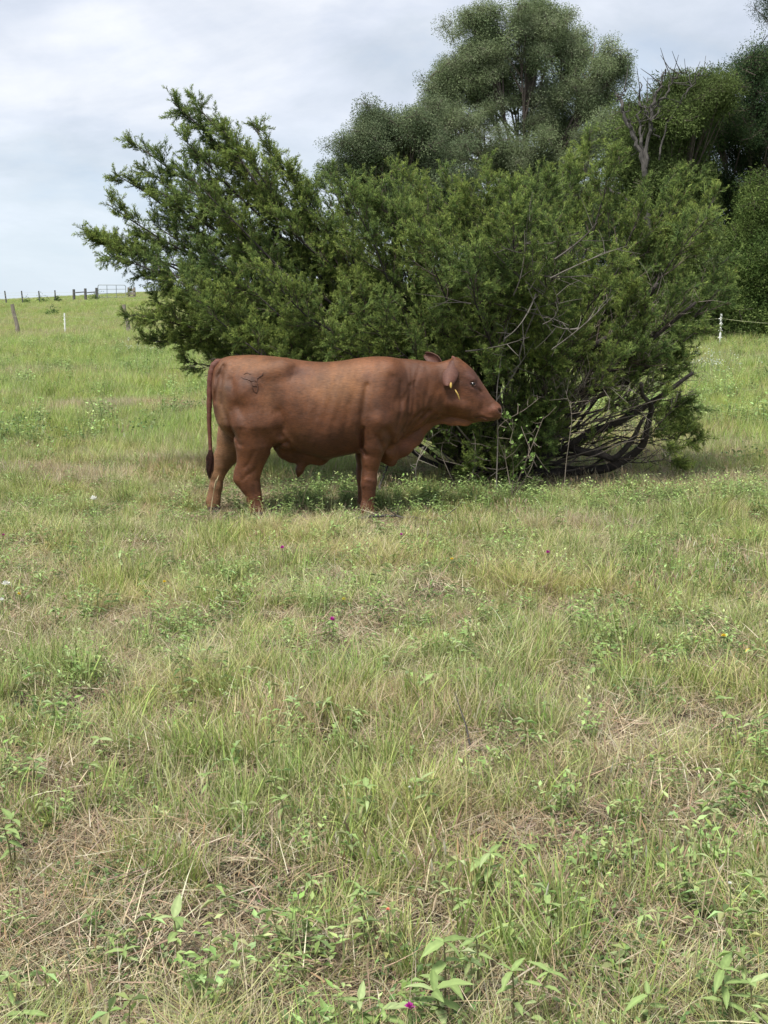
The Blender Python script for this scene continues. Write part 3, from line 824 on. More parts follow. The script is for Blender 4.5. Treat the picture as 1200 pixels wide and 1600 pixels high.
# coat colour by place, with belly, hollow and crease shade painted in
PXv, PYv = proj(np.stack([BV[:, 0], np.full(len(BV), BY), BV[:, 2]], -1))
yv = BV[:, 1] - BY
base = np.array([.100, .0355, .0132])
C = np.tile(base, (len(BV), 1))
def paint(w, col):
    global C
    w = np.clip(w, 0, 1)[:, None]; C = C * (1 - w) + np.array(col) * w
def blob(px, py, rx, ry, col, a, side=None):
    w = a * np.exp(-((PXv - px) / rx) ** 2 - ((PYv - py) / ry) ** 2)
    if side is not None: w = w * (np.sign(yv) == side)
    paint(w, col)
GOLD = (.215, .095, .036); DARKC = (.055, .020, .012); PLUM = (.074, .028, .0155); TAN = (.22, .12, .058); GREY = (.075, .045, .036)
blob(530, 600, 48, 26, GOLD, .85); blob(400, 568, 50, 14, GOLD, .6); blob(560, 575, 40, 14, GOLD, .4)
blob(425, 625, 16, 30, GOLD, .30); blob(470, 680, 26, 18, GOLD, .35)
blob(645, 600, 26, 34, PLUM, .35); blob(600, 640, 22, 40, PLUM, .30); blob(510, 690, 60, 26, DARKC, .75); blob(430, 655, 22, 26, PLUM, .45)  # the wide dark blob paints belly shade into the hide
blob(358, 603, 7, 9, GREY, .75); blob(465, 582, 22, 5, DARKC, .5); blob(470, 577, 14, 5, PLUM, .6); blob(575, 585, 10, 12, PLUM, .5)  # dark blob behind the hip paints in the shade of the hollow
blob(392, 590, 14, 7, GREY, .35); blob(352, 640, 9, 45, TAN, .55); blob(700, 590, 12, 20, PLUM, .5)
blob(738, 585, 16, 12, (.070, .028, .022), .8); blob(741, 600, 16, 13, (.080, .031, .023), .75); blob(755, 618, 14, 7, (.085, .033, .024), .55)
blob(770, 640, 18, 10, (.16, .062, .038), .75); blob(725, 625, 22, 18, (.115, .043, .022), .4)
blob(720, 663, 30, 5, (.22, .085, .036), .8); blob(640, 695, 26, 16, (.155, .055, .032), .6)
blob(455, 716, 30, 12, DARKC, .55); blob(398, 760, 18, 10, DARKC, .45); blob(576, 752, 14, 14, DARKC, .5); blob(405, 790, 14, 14, PLUM, .5)  # first blob paints the shadow under the flank and sheath
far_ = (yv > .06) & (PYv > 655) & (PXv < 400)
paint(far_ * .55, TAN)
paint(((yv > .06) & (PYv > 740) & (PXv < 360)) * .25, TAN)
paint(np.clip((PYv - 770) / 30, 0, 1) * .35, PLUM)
w = (np.sqrt((PXv - 737.5) ** 2 + ((PYv - 599.5) * 1.2) ** 2) < 4.6) * .75; paint(w, (.03, .015, .012))
paint(.85 * np.exp(-((PXv - 780.5) / 2.6) ** 2 - ((PYv - 641.5) / 3.0) ** 2), (.012, .007, .006))
paint(.6 * np.exp(-seg2(PXv, PYv, [(742, 652), (752, 650.5), (762, 654.5), (775, 654.5)]) / 1.2 ** 2), (.04, .018, .014))
paint(.65 * np.clip((PXv - 782) / 2, 0, 1), (.30, .26, .25))
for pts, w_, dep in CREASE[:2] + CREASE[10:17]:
    paint(.30 * np.exp(-seg2(PXv, PYv, pts) / (w_ * .7) ** 2), DARKC)  # shade of the folds painted into the hide colour
mot = fnoise(PXv * .09, PYv * .09 + yv * 9, 4)
C *= (0.74 + .52 * mot)[:, None] * np.array([1, 1, 1]); C *= (1 + .5 * (fnoise(PXv * .035 + 3, PYv * .05 + yv * 5, 3) - .5))[:, None]
streak = vnoise(PXv * .5 + PYv * .15, PYv * .07 + yv * 20)
C *= (0.94 + .12 * streak)[:, None]

def hide_material():
    m = bpy.data.materials.new('hide'); m.use_nodes = True
    nt = m.node_tree; L = nt.links.new; p = nt.nodes['Principled BSDF']
    p.inputs['Roughness'].default_value = 0.48; p.inputs['Specular IOR Level'].default_value = 0.32
    p.inputs['Sheen Weight'].default_value = 0.04; p.inputs['Sheen Roughness'].default_value = 0.45
    p.inputs['Sheen Tint'].default_value = (1, .85, .7, 1)
    a = nt.nodes.new('ShaderNodeAttribute'); a.attribute_name = 'col'
    tc_ = nt.nodes.new('ShaderNodeTexCoord')
    def hair(scale, rotz, st):
        mp = nt.nodes.new('ShaderNodeMapping'); mp.inputs['Scale'].default_value = st; mp.inputs['Rotation'].default_value = (0, rotz, 0)
        L(tc_.outputs['Object'], mp.inputs[0])
        n = nt.nodes.new('ShaderNodeTexNoise'); n.inputs['Scale'].default_value = scale; n.inputs['Detail'].default_value = 5
        n.inputs['Roughness'].default_value = .65; n.inputs['Distortion'].default_value = .4
        L(mp.outputs[0], n.inputs['Vector']); return n
    n1 = hair(28, .5, (1, 3, 4.5)); n2 = hair(5, 0.2, (1, 1, 1.5))
    c = a.outputs['Color']
    for n, lo, hi in ((n1, .70, 1.34), (n2, .82, 1.18)):
        r = nt.nodes.new('ShaderNodeMapRange'); r.inputs['From Min'].default_value = .32; r.inputs['From Max'].default_value = .68
        r.inputs['To Min'].default_value = lo; r.inputs['To Max'].default_value = hi; L(n.outputs['Fac'], r.inputs['Value'])
        s = nt.nodes.new('ShaderNodeVectorMath'); s.operation = 'SCALE'; L(c, s.inputs[0]); L(r.outputs[0], s.inputs['Scale']); c = s.outputs[0]
    L(c, p.inputs['Base Color'])
    n3 = hair(60, .5, (1, 3, 5))
    b = nt.nodes.new('ShaderNodeBump'); b.inputs['Strength'].default_value = .6; b.inputs['Distance'].default_value = .008
    L(n3.outputs['Fac'], b.inputs['Height']); L(b.outputs[0], p.inputs['Normal'])
    return m
M_HIDE = hide_material()
bull_x = float(B(480, 800)[0])
bull = empty('bull', (bull_x, BY, float(gz(bull_x, BY))), 'red-brown young bull standing in profile with its muzzle at the juniper', 'bull')
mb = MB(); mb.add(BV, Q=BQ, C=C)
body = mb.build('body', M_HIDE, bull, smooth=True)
bvh = BVHTree.FromPolygons([tuple(v) for v in BV], [tuple(q) for q in BQ])

# tail and its switch
tl = [(349, 566, 5.2), (341, 566.5, 6), (334.5, 574, 6), (331, 590, 5.4), (329.5, 612, 4.6), (329, 640, 4.0), (329.5, 665, 3.3), (331, 690, 3.0), (332, 706, 3.2)]
P = np.array([B(a, b, -.03 - .01 * k) for k, (a, b, r) in enumerate(tl)])
def dense(P, R, n):
    t = np.linspace(0, 1, len(P)); s = np.linspace(0, 1, n)
    return np.stack([smooth_tab(s, t, P[:, k]) for k in range(3)], -1), smooth_tab(s, t, np.asarray(R))
Pd, Rd = dense(P, [r / PXM for *_, r in tl], 40)
Rd = Rd * (1 + .06 * np.sin(np.arange(40) * 1.7))
mb = MB(); tubes(mb, Pd[None], Rd[None], 12, (.10, .032, .018)); tail = mb.build('tail', M_HIDE, bull, smooth=True)
mb = MB(); n = 420
k = np.linspace(0, 1, 7)
a = rng.random(n) * 2 * pi; rr = rng.random(n) ** .5
st = np.array(B(332, 700, -.12)); 
S_ = []
for i in range(n):
    z0 = rng.uniform(0, .05); L_ = rng.uniform(.09, .21)
    r0 = .012; rm = rr[i] * .036; re = rr[i] * .014
    r_ = r0 + (rm - r0) * np.sin(k * pi * .62) * 1.0; r_ = np.where(k > .6, rm + (re - rm) * (k - .6) / .4, r_)
    S_.append(np.stack([st[0] + np.cos(a[i]) * r_ - .012 * k, st[1] + np.sin(a[i]) * r_, st[2] - z0 - L_ * k], -1))
tubes(mb, np.array(S_), np.tile(np.array([.002, .0025, .0025, .0023, .002, .0015, .0006]), (n, 1)), 3,
      np.clip(np.array([.055, .022, .016]) * rng.uniform(.5, 1.5, (n, 1)), 0, 1))
sw = mb.build('tail_switch', M_HIDE, tail); sw['kind'] = 'stuff'

# ears: cupped leaves of skin
def ear(name_, base, tip, side, L_w, cup, fold, par):
    base, tip, side = map(lambda q_: np.array(q_, float), (base, tip, side))
    ax = tip - base; side = unit(side - unit(ax) * (side @ unit(ax))); nrm = np.cross(unit(ax), side)
    ns, ntt = 22, 15
    s = np.linspace(0, 1, ns)[:, None]; t = np.linspace(-1, 1, ntt)[None]
    wd = L_w * np.where(s < .35, .42 + .58 * np.sin(s / .35 * pi / 2), np.sqrt(np.clip(1 - ((s - .35) / .66) ** 2.1, 0.0, 1)))
    c_ = cup * (t ** 2) * (1 - .4 * s) * (1 + .15 * np.sin(s * 9))
    P = base + ax * s[..., None] + side * (wd * t)[..., None] + nrm * c_[..., None] + nrm * (fold * s ** 2)[..., None]
    idx = np.arange(ns * ntt).reshape(ns, ntt)
    q_ = np.stack([idx[:-1, :-1], idx[:-1, 1:], idx[1:, 1:], idx[1:, :-1]], -1).reshape(-1, 4)
    ecol = np.array([.090, .034, .021]) * (1.1 - .35 * np.abs(t) ** 2)[..., None] * np.ones((ns, 1, 1)) 
    ecol = ecol * (1 - .35 * np.clip(1 - s * 2.2, 0, 1))[..., None]  # darker base: shade of the ear hollow put into the colour
    m_ = MB(); m_.add(P, Q=q_, C=ecol.reshape(-1, 3)); o_ = m_.build(name_, M_HIDE, par, smooth=True)
    sd = o_.modifiers.new('skin', 'SOLIDIFY'); sd.thickness = .009; sd.offset = 0
    ss = o_.modifiers.new('smooth', 'SUBSURF'); ss.levels = 1; ss.render_levels = 1
    return o_
e1 = ear('ear', B(708, 562, -.07), B(696.5, 600, -.19), (1, .1, .30), .068, -.034, -.015, bull)
e2 = ear('ear', B(693, 572, .085), B(667, 554.5, .20), (.2, 0, 1), .052, -.03, -.01, bull)

# eyes with lids
M_EYE = mat('eye', (.012, .007, .005), .08, spec=.8)
M_TAG = mat('yellow_tag', (.62, .42, .12), .5, noise=(60, .7, 1.2))
M_HOOF = mat('hoof', (.055, .04, .032), .55, noise=(20, .7, 1.4))
def sphere_mb(c_, r_, sc_=(1, 1, 1), col=(.5, .5, .5), nu=16, nv=10):
    u = np.arange(nu) / nu * 2 * pi; v_ = np.linspace(0, pi, nv + 1)[1:-1]
    P = np.stack([np.outer(np.sin(v_), np.cos(u)), np.outer(np.sin(v_), np.sin(u)), np.outer(np.cos(v_), np.ones(nu))], -1).reshape(-1, 3)
    P = np.concatenate([P, [[0, 0, 1], [0, 0, -1]]]) * r_ * np.array(sc_) + np.array(c_)
    idx = np.arange((nv - 1) * nu).reshape(nv - 1, nu)
    q_ = np.stack([idx[:-1], idx[1:], np.roll(idx[1:], -1, 1), np.roll(idx[:-1], -1, 1)], -1).reshape(-1, 4)
    n_ = (nv - 1) * nu
    t_ = np.concatenate([np.stack([np.full(nu, n_), idx[0], np.roll(idx[0], -1)], -1), np.stack([np.full(nu, n_ + 1), np.roll(idx[-1], -1), idx[-1]], -1)])
    m_ = MB(); m_.add(P, Q=q_, T=t_, C=col); return m_
for s_ in (-1, 1):
    c0 = np.array(B(737.5, 599.5, s_ * .2))
    hit = bvh.ray_cast(Vector(c0), Vector((0, -s_, 0)))
    ysurf = hit[0][1] if hit[0] is not None else BY + s_ * .08
    cen = np.array([c0[0], ysurf - s_ * .006, c0[2]])
    eye = sphere_mb(cen, .0195).build('eye', M_EYE, bull, smooth=True)
    th = np.linspace(.1, pi - .1, 9)
    m_ = MB()
    for sg, cc in ((1, (.045, .020, .014)), (-1, (.12, .055, .04))):
        P = np.stack([cen[0] + .0235 * np.cos(th), np.full(9, cen[1] + s_ * .009) , cen[2] + sg * .0165 * np.sin(th)], -1)
        P[:, 1] += s_ * .004 * np.sin(th)
        tubes(m_, P[None], np.full((1, 9), .0036), 7, cc)
    m_.build('eyelid', M_HIDE, eye, smooth=True)
# ear tag on the near ear: stud and a dangling strip
m_ = sphere_mb(B(702.5, 600, -.20), .014, (.7, .45, 1.7)); tg = m_.build('ear_tag', M_TAG, bull, smooth=True)
m_ = MB(); P = np.array([B(708.8, 606.5, -.175), B(711.5, 611, -.18), B(714, 616, -.175), B(716.3, 622.5, -.168)])
Pd_, Rd_ = dense(P, [.0045, .006, .0055, .003], 10)
tubes(m_, Pd_[None], Rd_[None], 6, (.5, .4, .2)); m_.build('strip', M_TAG, tg, smooth=True)
# hooves: two claws each
for (hx, hy, dy_, r_) in ((408, 807, NR, 13), (330, 805, FRD, 12), (578, 806, NR, 12.5), (572, 805, FRD, 12)):
    c_ = np.array(B(hx, hy, dy_)); c_[2] = float(gz(c_[0], c_[1])); r_ = r_ / PXM
    m_ = MB()
    for s_ in (-1, 1):
        nu = 14; u = np.arange(nu) / nu * 2 * pi; V_ = []
        for f, zz in ((1.12, 0), (1.05, .25), (.92, .65), (.78, 1.0)):
            V_.append(np.stack([c_[0] + .012 + r_ * f * np.cos(u) * (1 + .22 * np.cos(u)) - zz * .018, c_[1] + s_ * r_ * .48 + r_ * .46 * f * np.sin(u), np.full(nu, c_[2] + zz * .062)], -1))
        V_ = np.array(V_); idx = np.arange(4 * nu).reshape(4, nu)
        q_ = np.stack([idx[:-1], np.roll(idx[:-1], -1, 1), np.roll(idx[1:], -1, 1), idx[1:]], -1).reshape(-1, 4)
        t_ = [[idx[3, 0], idx[3, k_], idx[3, k_ + 1]] for k_ in range(1, nu - 1)]
        m_.add(V_, Q=q_, T=t_)
    m_.build('hoof', M_HOOF, bull, smooth=False)
# horn buds
for s_ in (-1, 1):
    m_ = MB(); P = np.array([B(711, 564, s_ * .05), B(709, 560, s_ * .062), B(707.5, 557, s_ * .07)])
    tubes(m_, P[None], np.array([[.019, .016, .007]]), 10, (.13, .05, .035)); m_.build('horn_bud', M_HIDE, bull, smooth=True)
# the brand on the hip: a steer's head with long horns, scarred into the hide
strokes = [([(382, 587), (387, 589.5), (393, 590.5), (398, 593)], 1.5), ([(386, 583), (392, 580.5), (397, 583)], 1.1),
           ([(398, 593), (400, 600), (402, 607), (405, 610.5), (407.5, 609), (408, 600), (407, 594)], 1.5),
           ([(407, 594), (407, 589), (411, 586), (415, 584), (415.5, 580)], 1.7), ([(398, 593), (403, 592), (407, 594)], 1.2), ([(400, 600), (404, 600), (408, 600)], 1.0)]
m_ = MB()
for pts, w_ in strokes:
    pts = np.array(pts, float); n_ = 14
    t0 = np.linspace(0, 1, len(pts)); s_ = np.linspace(0, 1, n_)
    X_s = np.interp(s_, t0, pts[:, 0]); Y_s = np.interp(s_, t0, pts[:, 1])
    Ps = []
    for a_, b_ in zip(X_s, Y_s):
        o_ = np.array(B(a_, b_, -.6)); h_ = bvh.ray_cast(Vector(o_), Vector((0, 1, 0)))
        Ps.append(tuple(h_[0] + h_[1] * .0014) if h_[0] is not None else tuple(o_ + [0, .35, 0]))
    wv = .5 * w_ / PXM * (1 + .25 * np.sin(np.arange(n_) * 2.1)); wv[0] *= .4; wv[-1] *= .4
    tubes(m_, np.array(Ps)[None], wv[None], 6, (.070, .028, .015))
m_.build('brand_mark', M_HIDE, bull, smooth=True)
del GX, GY, GZ, D
# ------------------------------------------------------------------ junipers
def bez(p0, p1, p2, n):
    t = np.linspace(0, 1, n)[:, None]
    return (1 - t) ** 2 * p0 + 2 * t * (1 - t) * p1 + t * t * p2
def sprig_mesh(seed, droop=.0, thin=False):
    """a feathery branchlet about 15 cm long, pointing along +Z"""
    r = np.random.default_rng(seed); b = MB()
    L = 0.15; n = 30 if not thin else 22
    f = np.sort(r.uniform(.05, 1, n)); az = r.uniform(0, 2 * pi, n)
    bend = np.array([r.normal(0, .018), r.normal(0, .018), 0])
    root = np.stack([f * f * bend[0], f * f * bend[1], f * L], -1)
    ang = r.uniform(.35, .95, n); ln = r.uniform(.024, .062, n) * (1.15 - .6 * f)
    d = np.stack([np.sin(ang) * np.cos(az), np.sin(ang) * np.sin(az), np.cos(ang)], -1)
    S = [(root, d, ln, f)]
    for k in range(3):                                      # side shoots
        g = r.uniform(.2, .95, n); rt = root + d * (ln * g)[:, None]
        d2 = unit(d + r.normal(0, .55, (n, 3))); S.append((rt, d2, ln * r.uniform(.35, .65, n), f))
    S.append((np.array([[0, 0, 0.]]), np.array([[bend[0] * 3, bend[1] * 3, 1.]]), np.array([L * 1.12]), np.array([.6])))
    for rt, dd, l_, ff in S:
        m_ = len(rt); dd = unit(dd)
        w = unit(np.cross(dd, unit(r.normal(size=(m_, 3))))); wd = np.clip(l_ * .13, .0032, .0062)[:, None]
        w2 = np.cross(dd, w)
        mid = rt + dd * (l_ * .55)[:, None]; tip = rt + dd * l_[:, None] + np.array([0, 0, .10]) * (l_ ** 1)[:, None] * .3
        V_ = np.stack([rt - w * wd * .3, mid - w * wd * .62, tip, mid + w * wd * .62 + w2 * wd * .3, rt + w * wd * .3], 1)
        idx = np.arange(m_ * 5).reshape(m_, 5)
        q_ = idx[:, [0, 1, 3, 4]]; t_ = idx[:, [1, 2, 3]]
        old = np.array([.100, .155, .045]); new = np.array([.30, .365, .088])
        k_ = np.clip(ff ** 1.5 + r.normal(0, .15, m_), 0, 1)[:, None]
        c = old * (1 - k_) + new * k_
        c = c * (1 + .18 * r.normal(size=(m_, 1)))
        brown = r.random(m_) < .08; c[brown] = (.14, .09, .05)
        c = np.repeat(np.clip(c, .01, 1), 5, 0).reshape(m_, 5, 3); c[:, 2] *= 1.35
        b.add(V_, Q=q_, T=t_, C=c.reshape(-1, 3))
    return b.mesh('sprig', M_JUNIPER)
SPRIGS = [sprig_mesh(40 + k) for k in range(7)] + [sprig_mesh(60 + k, thin=True) for k in range(3)]

class Twigs:
    def __init__(s): s.P = []; s.D = []; s.S = []; s.mb = MB(); s.dead = MB()
def grow_limb(path, rad, tw, r, bare=.35, side_len=.75, dens=15.0, up=.15, sub=6, bmax=None, ftest=None, sprig=1.0, twigcol=(.10, .075, .06), flatten=1.0, skipdead=.55):
    """side branches and foliage along one limb"""
    K = len(path); seg = np.linalg.norm(np.diff(path, axis=0), axis=1); s = np.concatenate([[0], np.cumsum(seg)]); L = s[-1]
    T = unit(np.gradient(path, axis=0))
    n = max(4, int(dens * L * (1 - bare * .5)))
    for i in range(n):
        f = bare + (1 - bare) * (i + r.random()) / n
        p = np.array([np.interp(f * L, s, path[:, k]) for k in range(3)]); t = np.array([np.interp(f * L, s, T[:, k]) for k in range(3)])
        v = r.normal(size=3); v -= t * (v @ t); v = v / np.linalg.norm(v)
        v[2] = v[2] * flatten
        d = unit(t * r.uniform(.45, 1.0) + v * r.uniform(.5, 1.0) + np.array([0, 0, up]))
        env = (.32 + .68 * np.sin(np.clip((f - bare) / (1 - bare) * .82 + .22, 0, 1) * pi)) * (1.0 if f < .9 else .75)
        ln = side_len * env * r.uniform(.45, 1.15)
        c = p + d * ln * .5 + r.normal(0, .04 * ln + .005, 3)
        e = p + d * ln + np.array([0, 0, .12 * ln]) + t * .18 * ln
        if e[2] < .03: e[2] = .03 + .1 * r.random()
        bp = bez(p, c, e, 6)
        tubes(tw.mb, bp[None], (np.linspace(1, .3, 6) * (.0035 + .0085 * ln))[None], 4, np.array(twigcol) * r.uniform(.6, 1.3))
        isleafy = True if ftest is None else ftest(e, r)
        bt = unit(np.gradient(bp, axis=0))
        m_ = max(3, int(sub * (.5 + ln * 2.0)))
        g = .18 + .82 * (np.arange(m_) + r.random(m_)) / m_
        q = np.stack([np.interp(g * 5, np.arange(6), bp[:, k]) for k in range(3)], -1)
        qt = np.stack([np.interp(g * 5, np.arange(6), bt[:, k]) for k in range(3)], -1)
        v = r.normal(size=(m_, 3)); v -= qt * (v * qt).sum(1, keepdims=True); v = unit(v)
        dd = unit(qt * r.uniform(.5, 1.1, (m_, 1)) + v * r.uniform(.35, .9, (m_, 1)) + np.array([0, 0, up * 1.3]))
        tl_ = r.uniform(.06, .17, m_) * (1.15 - .45 * g) * (.7 + .6 * side_len)
        te = q + dd * tl_[:, None]
        if isleafy:
            tubes(tw.mb, np.stack([q, q + dd * tl_[:, None] * .6 + r.normal(0, .008, (m_, 3)), te], 1), np.tile([.0028, .002, .0012], (m_, 1)), 3, np.array(twigcol) * 1.2)
            for base_, a_, k_ in ((te, 1.0, 1.0), (q + dd * tl_[:, None] * .45, .9, .85), (q + dd * tl_[:, None] * .1, .8, .55)):
                keep = r.random(m_) < k_ * sprig
                if keep.any():
                    tw.P.append((base_ - dd * .03)[keep]); tw.D.append(unit(dd + r.normal(0, .42, (m_, 3)))[keep]); tw.S.append((r.uniform(.65, 1.15, m_) * a_)[keep])
            tw.P.append(bp[-1:] - bt[-1:] * .05); tw.D.append(bt[-1:]); tw.S.append(np.array([1.25]))
        elif r.random() < skipdead:
            m2 = m_
            tubes(tw.dead, np.stack([q, q + dd * tl_[:, None] + r.normal(0, .02, (m2, 3)), q + dd * tl_[:, None] * 2.0 + r.normal(0, .05, (m2, 3))], 1), np.tile([.003, .0022, .0012], (m2, 1)), 3,
                  np.array([.20, .17, .145]) * r.uniform(.5, 1.3))
def finish_juniper(root, tw, r, col=(.0, .0, .0), sprigs=None, scale=1.0):
    P = np.concatenate(tw.P); D_ = np.concatenate(tw.D); S_ = np.concatenate(tw.S) * scale
    ob = scatter('foliage', P, dir_to_euler(D_, r.uniform(0, 2 * pi, len(P))), S_, r.integers(0, len(sprigs or SPRIGS), len(P)), sprigs or SPRIGS, root)
    t = tw.mb.build('twigs', M_TWIG, root); t['kind'] = 'stuff'
    if tw.dead.n:
        t = tw.dead.build('dead_twigs', M_TWIG, root); t['kind'] = 'stuff'
    return len(P)

TY = 12.25
jr = np.random.default_rng(21)
jx = float(at(790, 745, TY)[0])
jroot = empty('juniper_bush', (jx, TY, float(gz(jx, TY))), 'wide spreading dark green juniper bush behind and beside the bull', 'bush')
JB = np.array([jx, TY, 0.02])
tw = Twigs()
# limb tips in the photograph (px, py, distance from the trunk's plane, bow up(+)/down(-), bare fraction)
TIPS = [(152, 378, .1, -.10, .50, .24), (140, 372, -.1, -.10, .86, .10), (215, 430, .2, -.08, .6, .17), (172, 400, -.2, -.08, .55, .24), (170, 320, -.1, -.06, .50, .26), (185, 275, .3, -.05, .6, .22), (208, 222, .2, -.04, .50, .25), (300, 158, -.1, .0, .45, .28), (270, 160, .1, .0, .70, .17), (235, 270, .2, 0, .5, .26), (330, 215, .3, 0, .4, .30), (285, 215, -.2, 0, .5, .26), (345, 200, -.4, .02, .45, .26), (396, 198, -.2, .04, .4, .26), (300, 250, .2, 0, .5, .26), (250, 300, -.2, 0, .5, .26),
        (455, 282, -.3, .05, .4, .36), (430, 245, .3, .05, .45, .3), (515, 285, .3, .08, .3, .55), (560, 290, -.5, .08, .3, .6), (610, 275, .4, .08, .3, .6), (650, 292, -.6, .08, .3, .6), (700, 284, .1, .05, .3, .6),
        (742, 300, -.7, .05, .3, .6), (790, 290, .2, .02, .3, .6), (840, 288, -.3, .02, .35, .6), (880, 268, .3, 0, .35, .55), (925, 228, .5, .02, .4, .5), (968, 245, .1, .04, .4, .5), (1010, 312, -.2, .05, .4, .55), (1060, 315, .2, .06, .4, .5),
        (1118, 310, -.1, .04, .45, .32), (1105, 340, -.5, .06, .4, .5), (1140, 400, .2, .05, .42, .5), (1125, 450, -.4, .04, .42, .5), (1135, 450, .2, .04, .45, .30), (1085, 520, -.5, .03, .5, .45), (1070, 560, -.2, .02, .55, .4),
        (1080, 635, -.2, -.12, .66, .24), (1088, 690, -.35, -.16, .80, .20), (1050, 700, -.8, -.18, .84, .16), (1020, 610, -.9, -.06, .65, .4), (960, 560, -1.3, 0, .6, .45),
        (205, 492, -.4, -.08, .74, .16), (225, 532, .2, -.10, .76, .16), (270, 520, -.2, -.08, .6, .26), (290, 565, -.2, -.12, .66, .26), (240, 470, .1, -.03, .6, .26), (250, 420, -.5, .0, .45, .34), (240, 350, .2, 0, .5, .3), (300, 300, -.5, .0, .45, .34),
        (330, 560, -.5, -.12, .55, .45), (400, 555, -.7, -.06, .5, .45), (310, 450, -.9, .0, .45, .55), (450, 545, -1.0, -.04, .5, .5), (520, 540, -1.2, .0, .5, .45), (600, 545, .3, .0, .5, .4)]
# the bulk between: tips spread over the crown's rounded front, sides and back
sil = [(130, 375), (195, 215), (285, 140), (400, 190), (470, 260), (650, 250), (860, 245), (970, 215), (1120, 300), (1140, 470), (1080, 560), (950, 540), (820, 520), (700, 535), (560, 540), (330, 555), (215, 530)]
def inpoly(x_, y_, poly):
    c = False
    for (xa, ya), (xb, yb) in zip(poly, poly[1:] + poly[:1]):
        if (ya > y_) != (yb > y_) and x_ < (xb - xa) * (y_ - ya) / (yb - ya) + xa: c = not c
    return c
cnt = 0
while cnt < 44:
    a_, b_ = jr.uniform(290, 1140), jr.uniform(275, 545)
    if not inpoly(a_, b_, sil): continue
    ex = (a_ - 660) / 520
    dd_ = 1.9 * math.sqrt(max(0.03, 1 - ex * ex)) * jr.uniform(.55, 1) * (1 if jr.random() < .35 else -1)
    if b_ < 330: dd_ *= .6
    TIPS.append((a_, b_, dd_, jr.uniform(-.03, .10), jr.uniform(.3, .5), jr.uniform(.40, .58) * (.65 if a_ < 420 else 1))); cnt += 1
# low front skirts right of the bull's head, hanging to the ground
for k in range(20):
    a_ = jr.uniform(640, 900); TIPS.append((a_, jr.uniform(600, 735), -jr.uniform(.7, 1.3), jr.uniform(-.05, .15), .45, .34))
for (a_, b_, e_) in ((1060, 720, -.4), (1075, 660, .1), (985, 640, .7), (900, 600, -.9), (940, 690, .8), (860, 560, -1.3), (820, 640, -.6)):
    TIPS.append((a_, b_, e_, -.05, .75, .22))
def jleafy(e_, r):
    u_, v_ = proj(e_)
    # beneath the canopy on the right the branches are bare
    if 880 < u_ < 1040 and v_ > 565 and e_[1] > TY - 1.5: return r.random() < .12
    if v_ > 560 and u_ < 640: return r.random() < .45
    if 640 < u_ < 900 and v_ > 590: return r.random() < .62
    return True
for (a_, b_, dy_, bow, bare, sl) in TIPS:
    tip = at(a_, b_, TY + dy_)
    tip[2] = max(tip[2], .12)
    r0 = JB + np.array([jr.normal(0, .16), jr.normal(0, .14), 0])
    v = tip - r0; L_ = np.linalg.norm(v)
    mid = r0 + v * .5 + np.array([0, 0, -bow * L_]) + jr.normal(0, .05 * L_, 3) * np.array([.6, 1, .6])
    mid[2] = max(mid[2], .10)
    path = bez(r0, mid, tip, 16); k = np.arange(16)
    amp = .03 * L_ ** .5
    path += np.stack([np.sin(k * 1.1 + jr.random() * 6), np.sin(k * .9 + jr.random() * 6), np.sin(k * 1.3 + jr.random() * 6)], -1) * amp * (np.sin(k / 15 * pi))[:, None]
    path[:, 2] = np.maximum(path[:, 2], .05)
    rad = (.008 + .0066 * L_) * (1 - .88 * (k / 15) ** .8)
    lb = MB(); tubes(lb, path[None], rad[None], 7, (.1, .1, .1)); lb.build('branch', M_DARKBARK, jroot, smooth=True)
    grow_limb(path, rad, tw, jr, bare=bare, side_len=sl, dens=8.6, up=.12, sub=7, ftest=jleafy, twigcol=(.085, .066, .055))
# inner dead twigs low on the limbs
for k in range(170):
    a_, b_ = jr.uniform(640, 1040), jr.uniform(520, 745)
    e_ = at(a_, b_, TY + jr.uniform(-1.3, 1.0)); r0 = JB + (e_ - JB) * jr.uniform(.3, .75) + jr.normal(0, .1, 3)
    r0[2] = max(r0[2], .05); e_[2] = max(e_[2], .04)
    pth = bez(r0, (r0 + e_) / 2 + jr.normal(0, .15, 3), e_, 7)
    tubes(tw.dead, pth[None], (np.linspace(.0085, .002, 7) * jr.uniform(.6, 1.3))[None], 4, np.array([.16, .135, .115]) * jr.uniform(.4, 1.5))
# grey bare twigs on the crown's face
for k in range(20):
    a_, b_ = jr.uniform(700, 950), jr.uniform(370, 540)
    o_ = at(a_, b_, TY - jr.uniform(1.5, 2.0)); v_ = unit(np.array([a_ - 790, 0, 0]) / 260 + np.array([jr.normal(0, .35), -.15, 1.0 * jr.uniform(-.1, .8)]))
    L_ = jr.uniform(.3, .8); pth = bez(o_ - v_ * L_ * .5, o_ + jr.normal(0, .06, 3), o_ + v_ * L_ * .5, 7)
    tubes(tw.dead, pth[None], (np.linspace(.008, .0022, 7) * jr.uniform(.6, 1.1))[None], 4, np.array([.13, .115, .10]) * jr.uniform(.6, 1.2))
    for q_ in pth[2:6]:
        d_ = unit(v_ + jr.normal(0, .6, 3)); l_ = jr.uniform(.08, .3)
        tubes(tw.dead, np.array([[q_, q_ + d_ * l_ * .5 + jr.normal(0, .01, 3), q_ + d_ * l_]]), np.array([[.0035, .0025, .0012]]), 3, np.array([.13, .115, .10]) * jr.uniform(.6, 1.2))
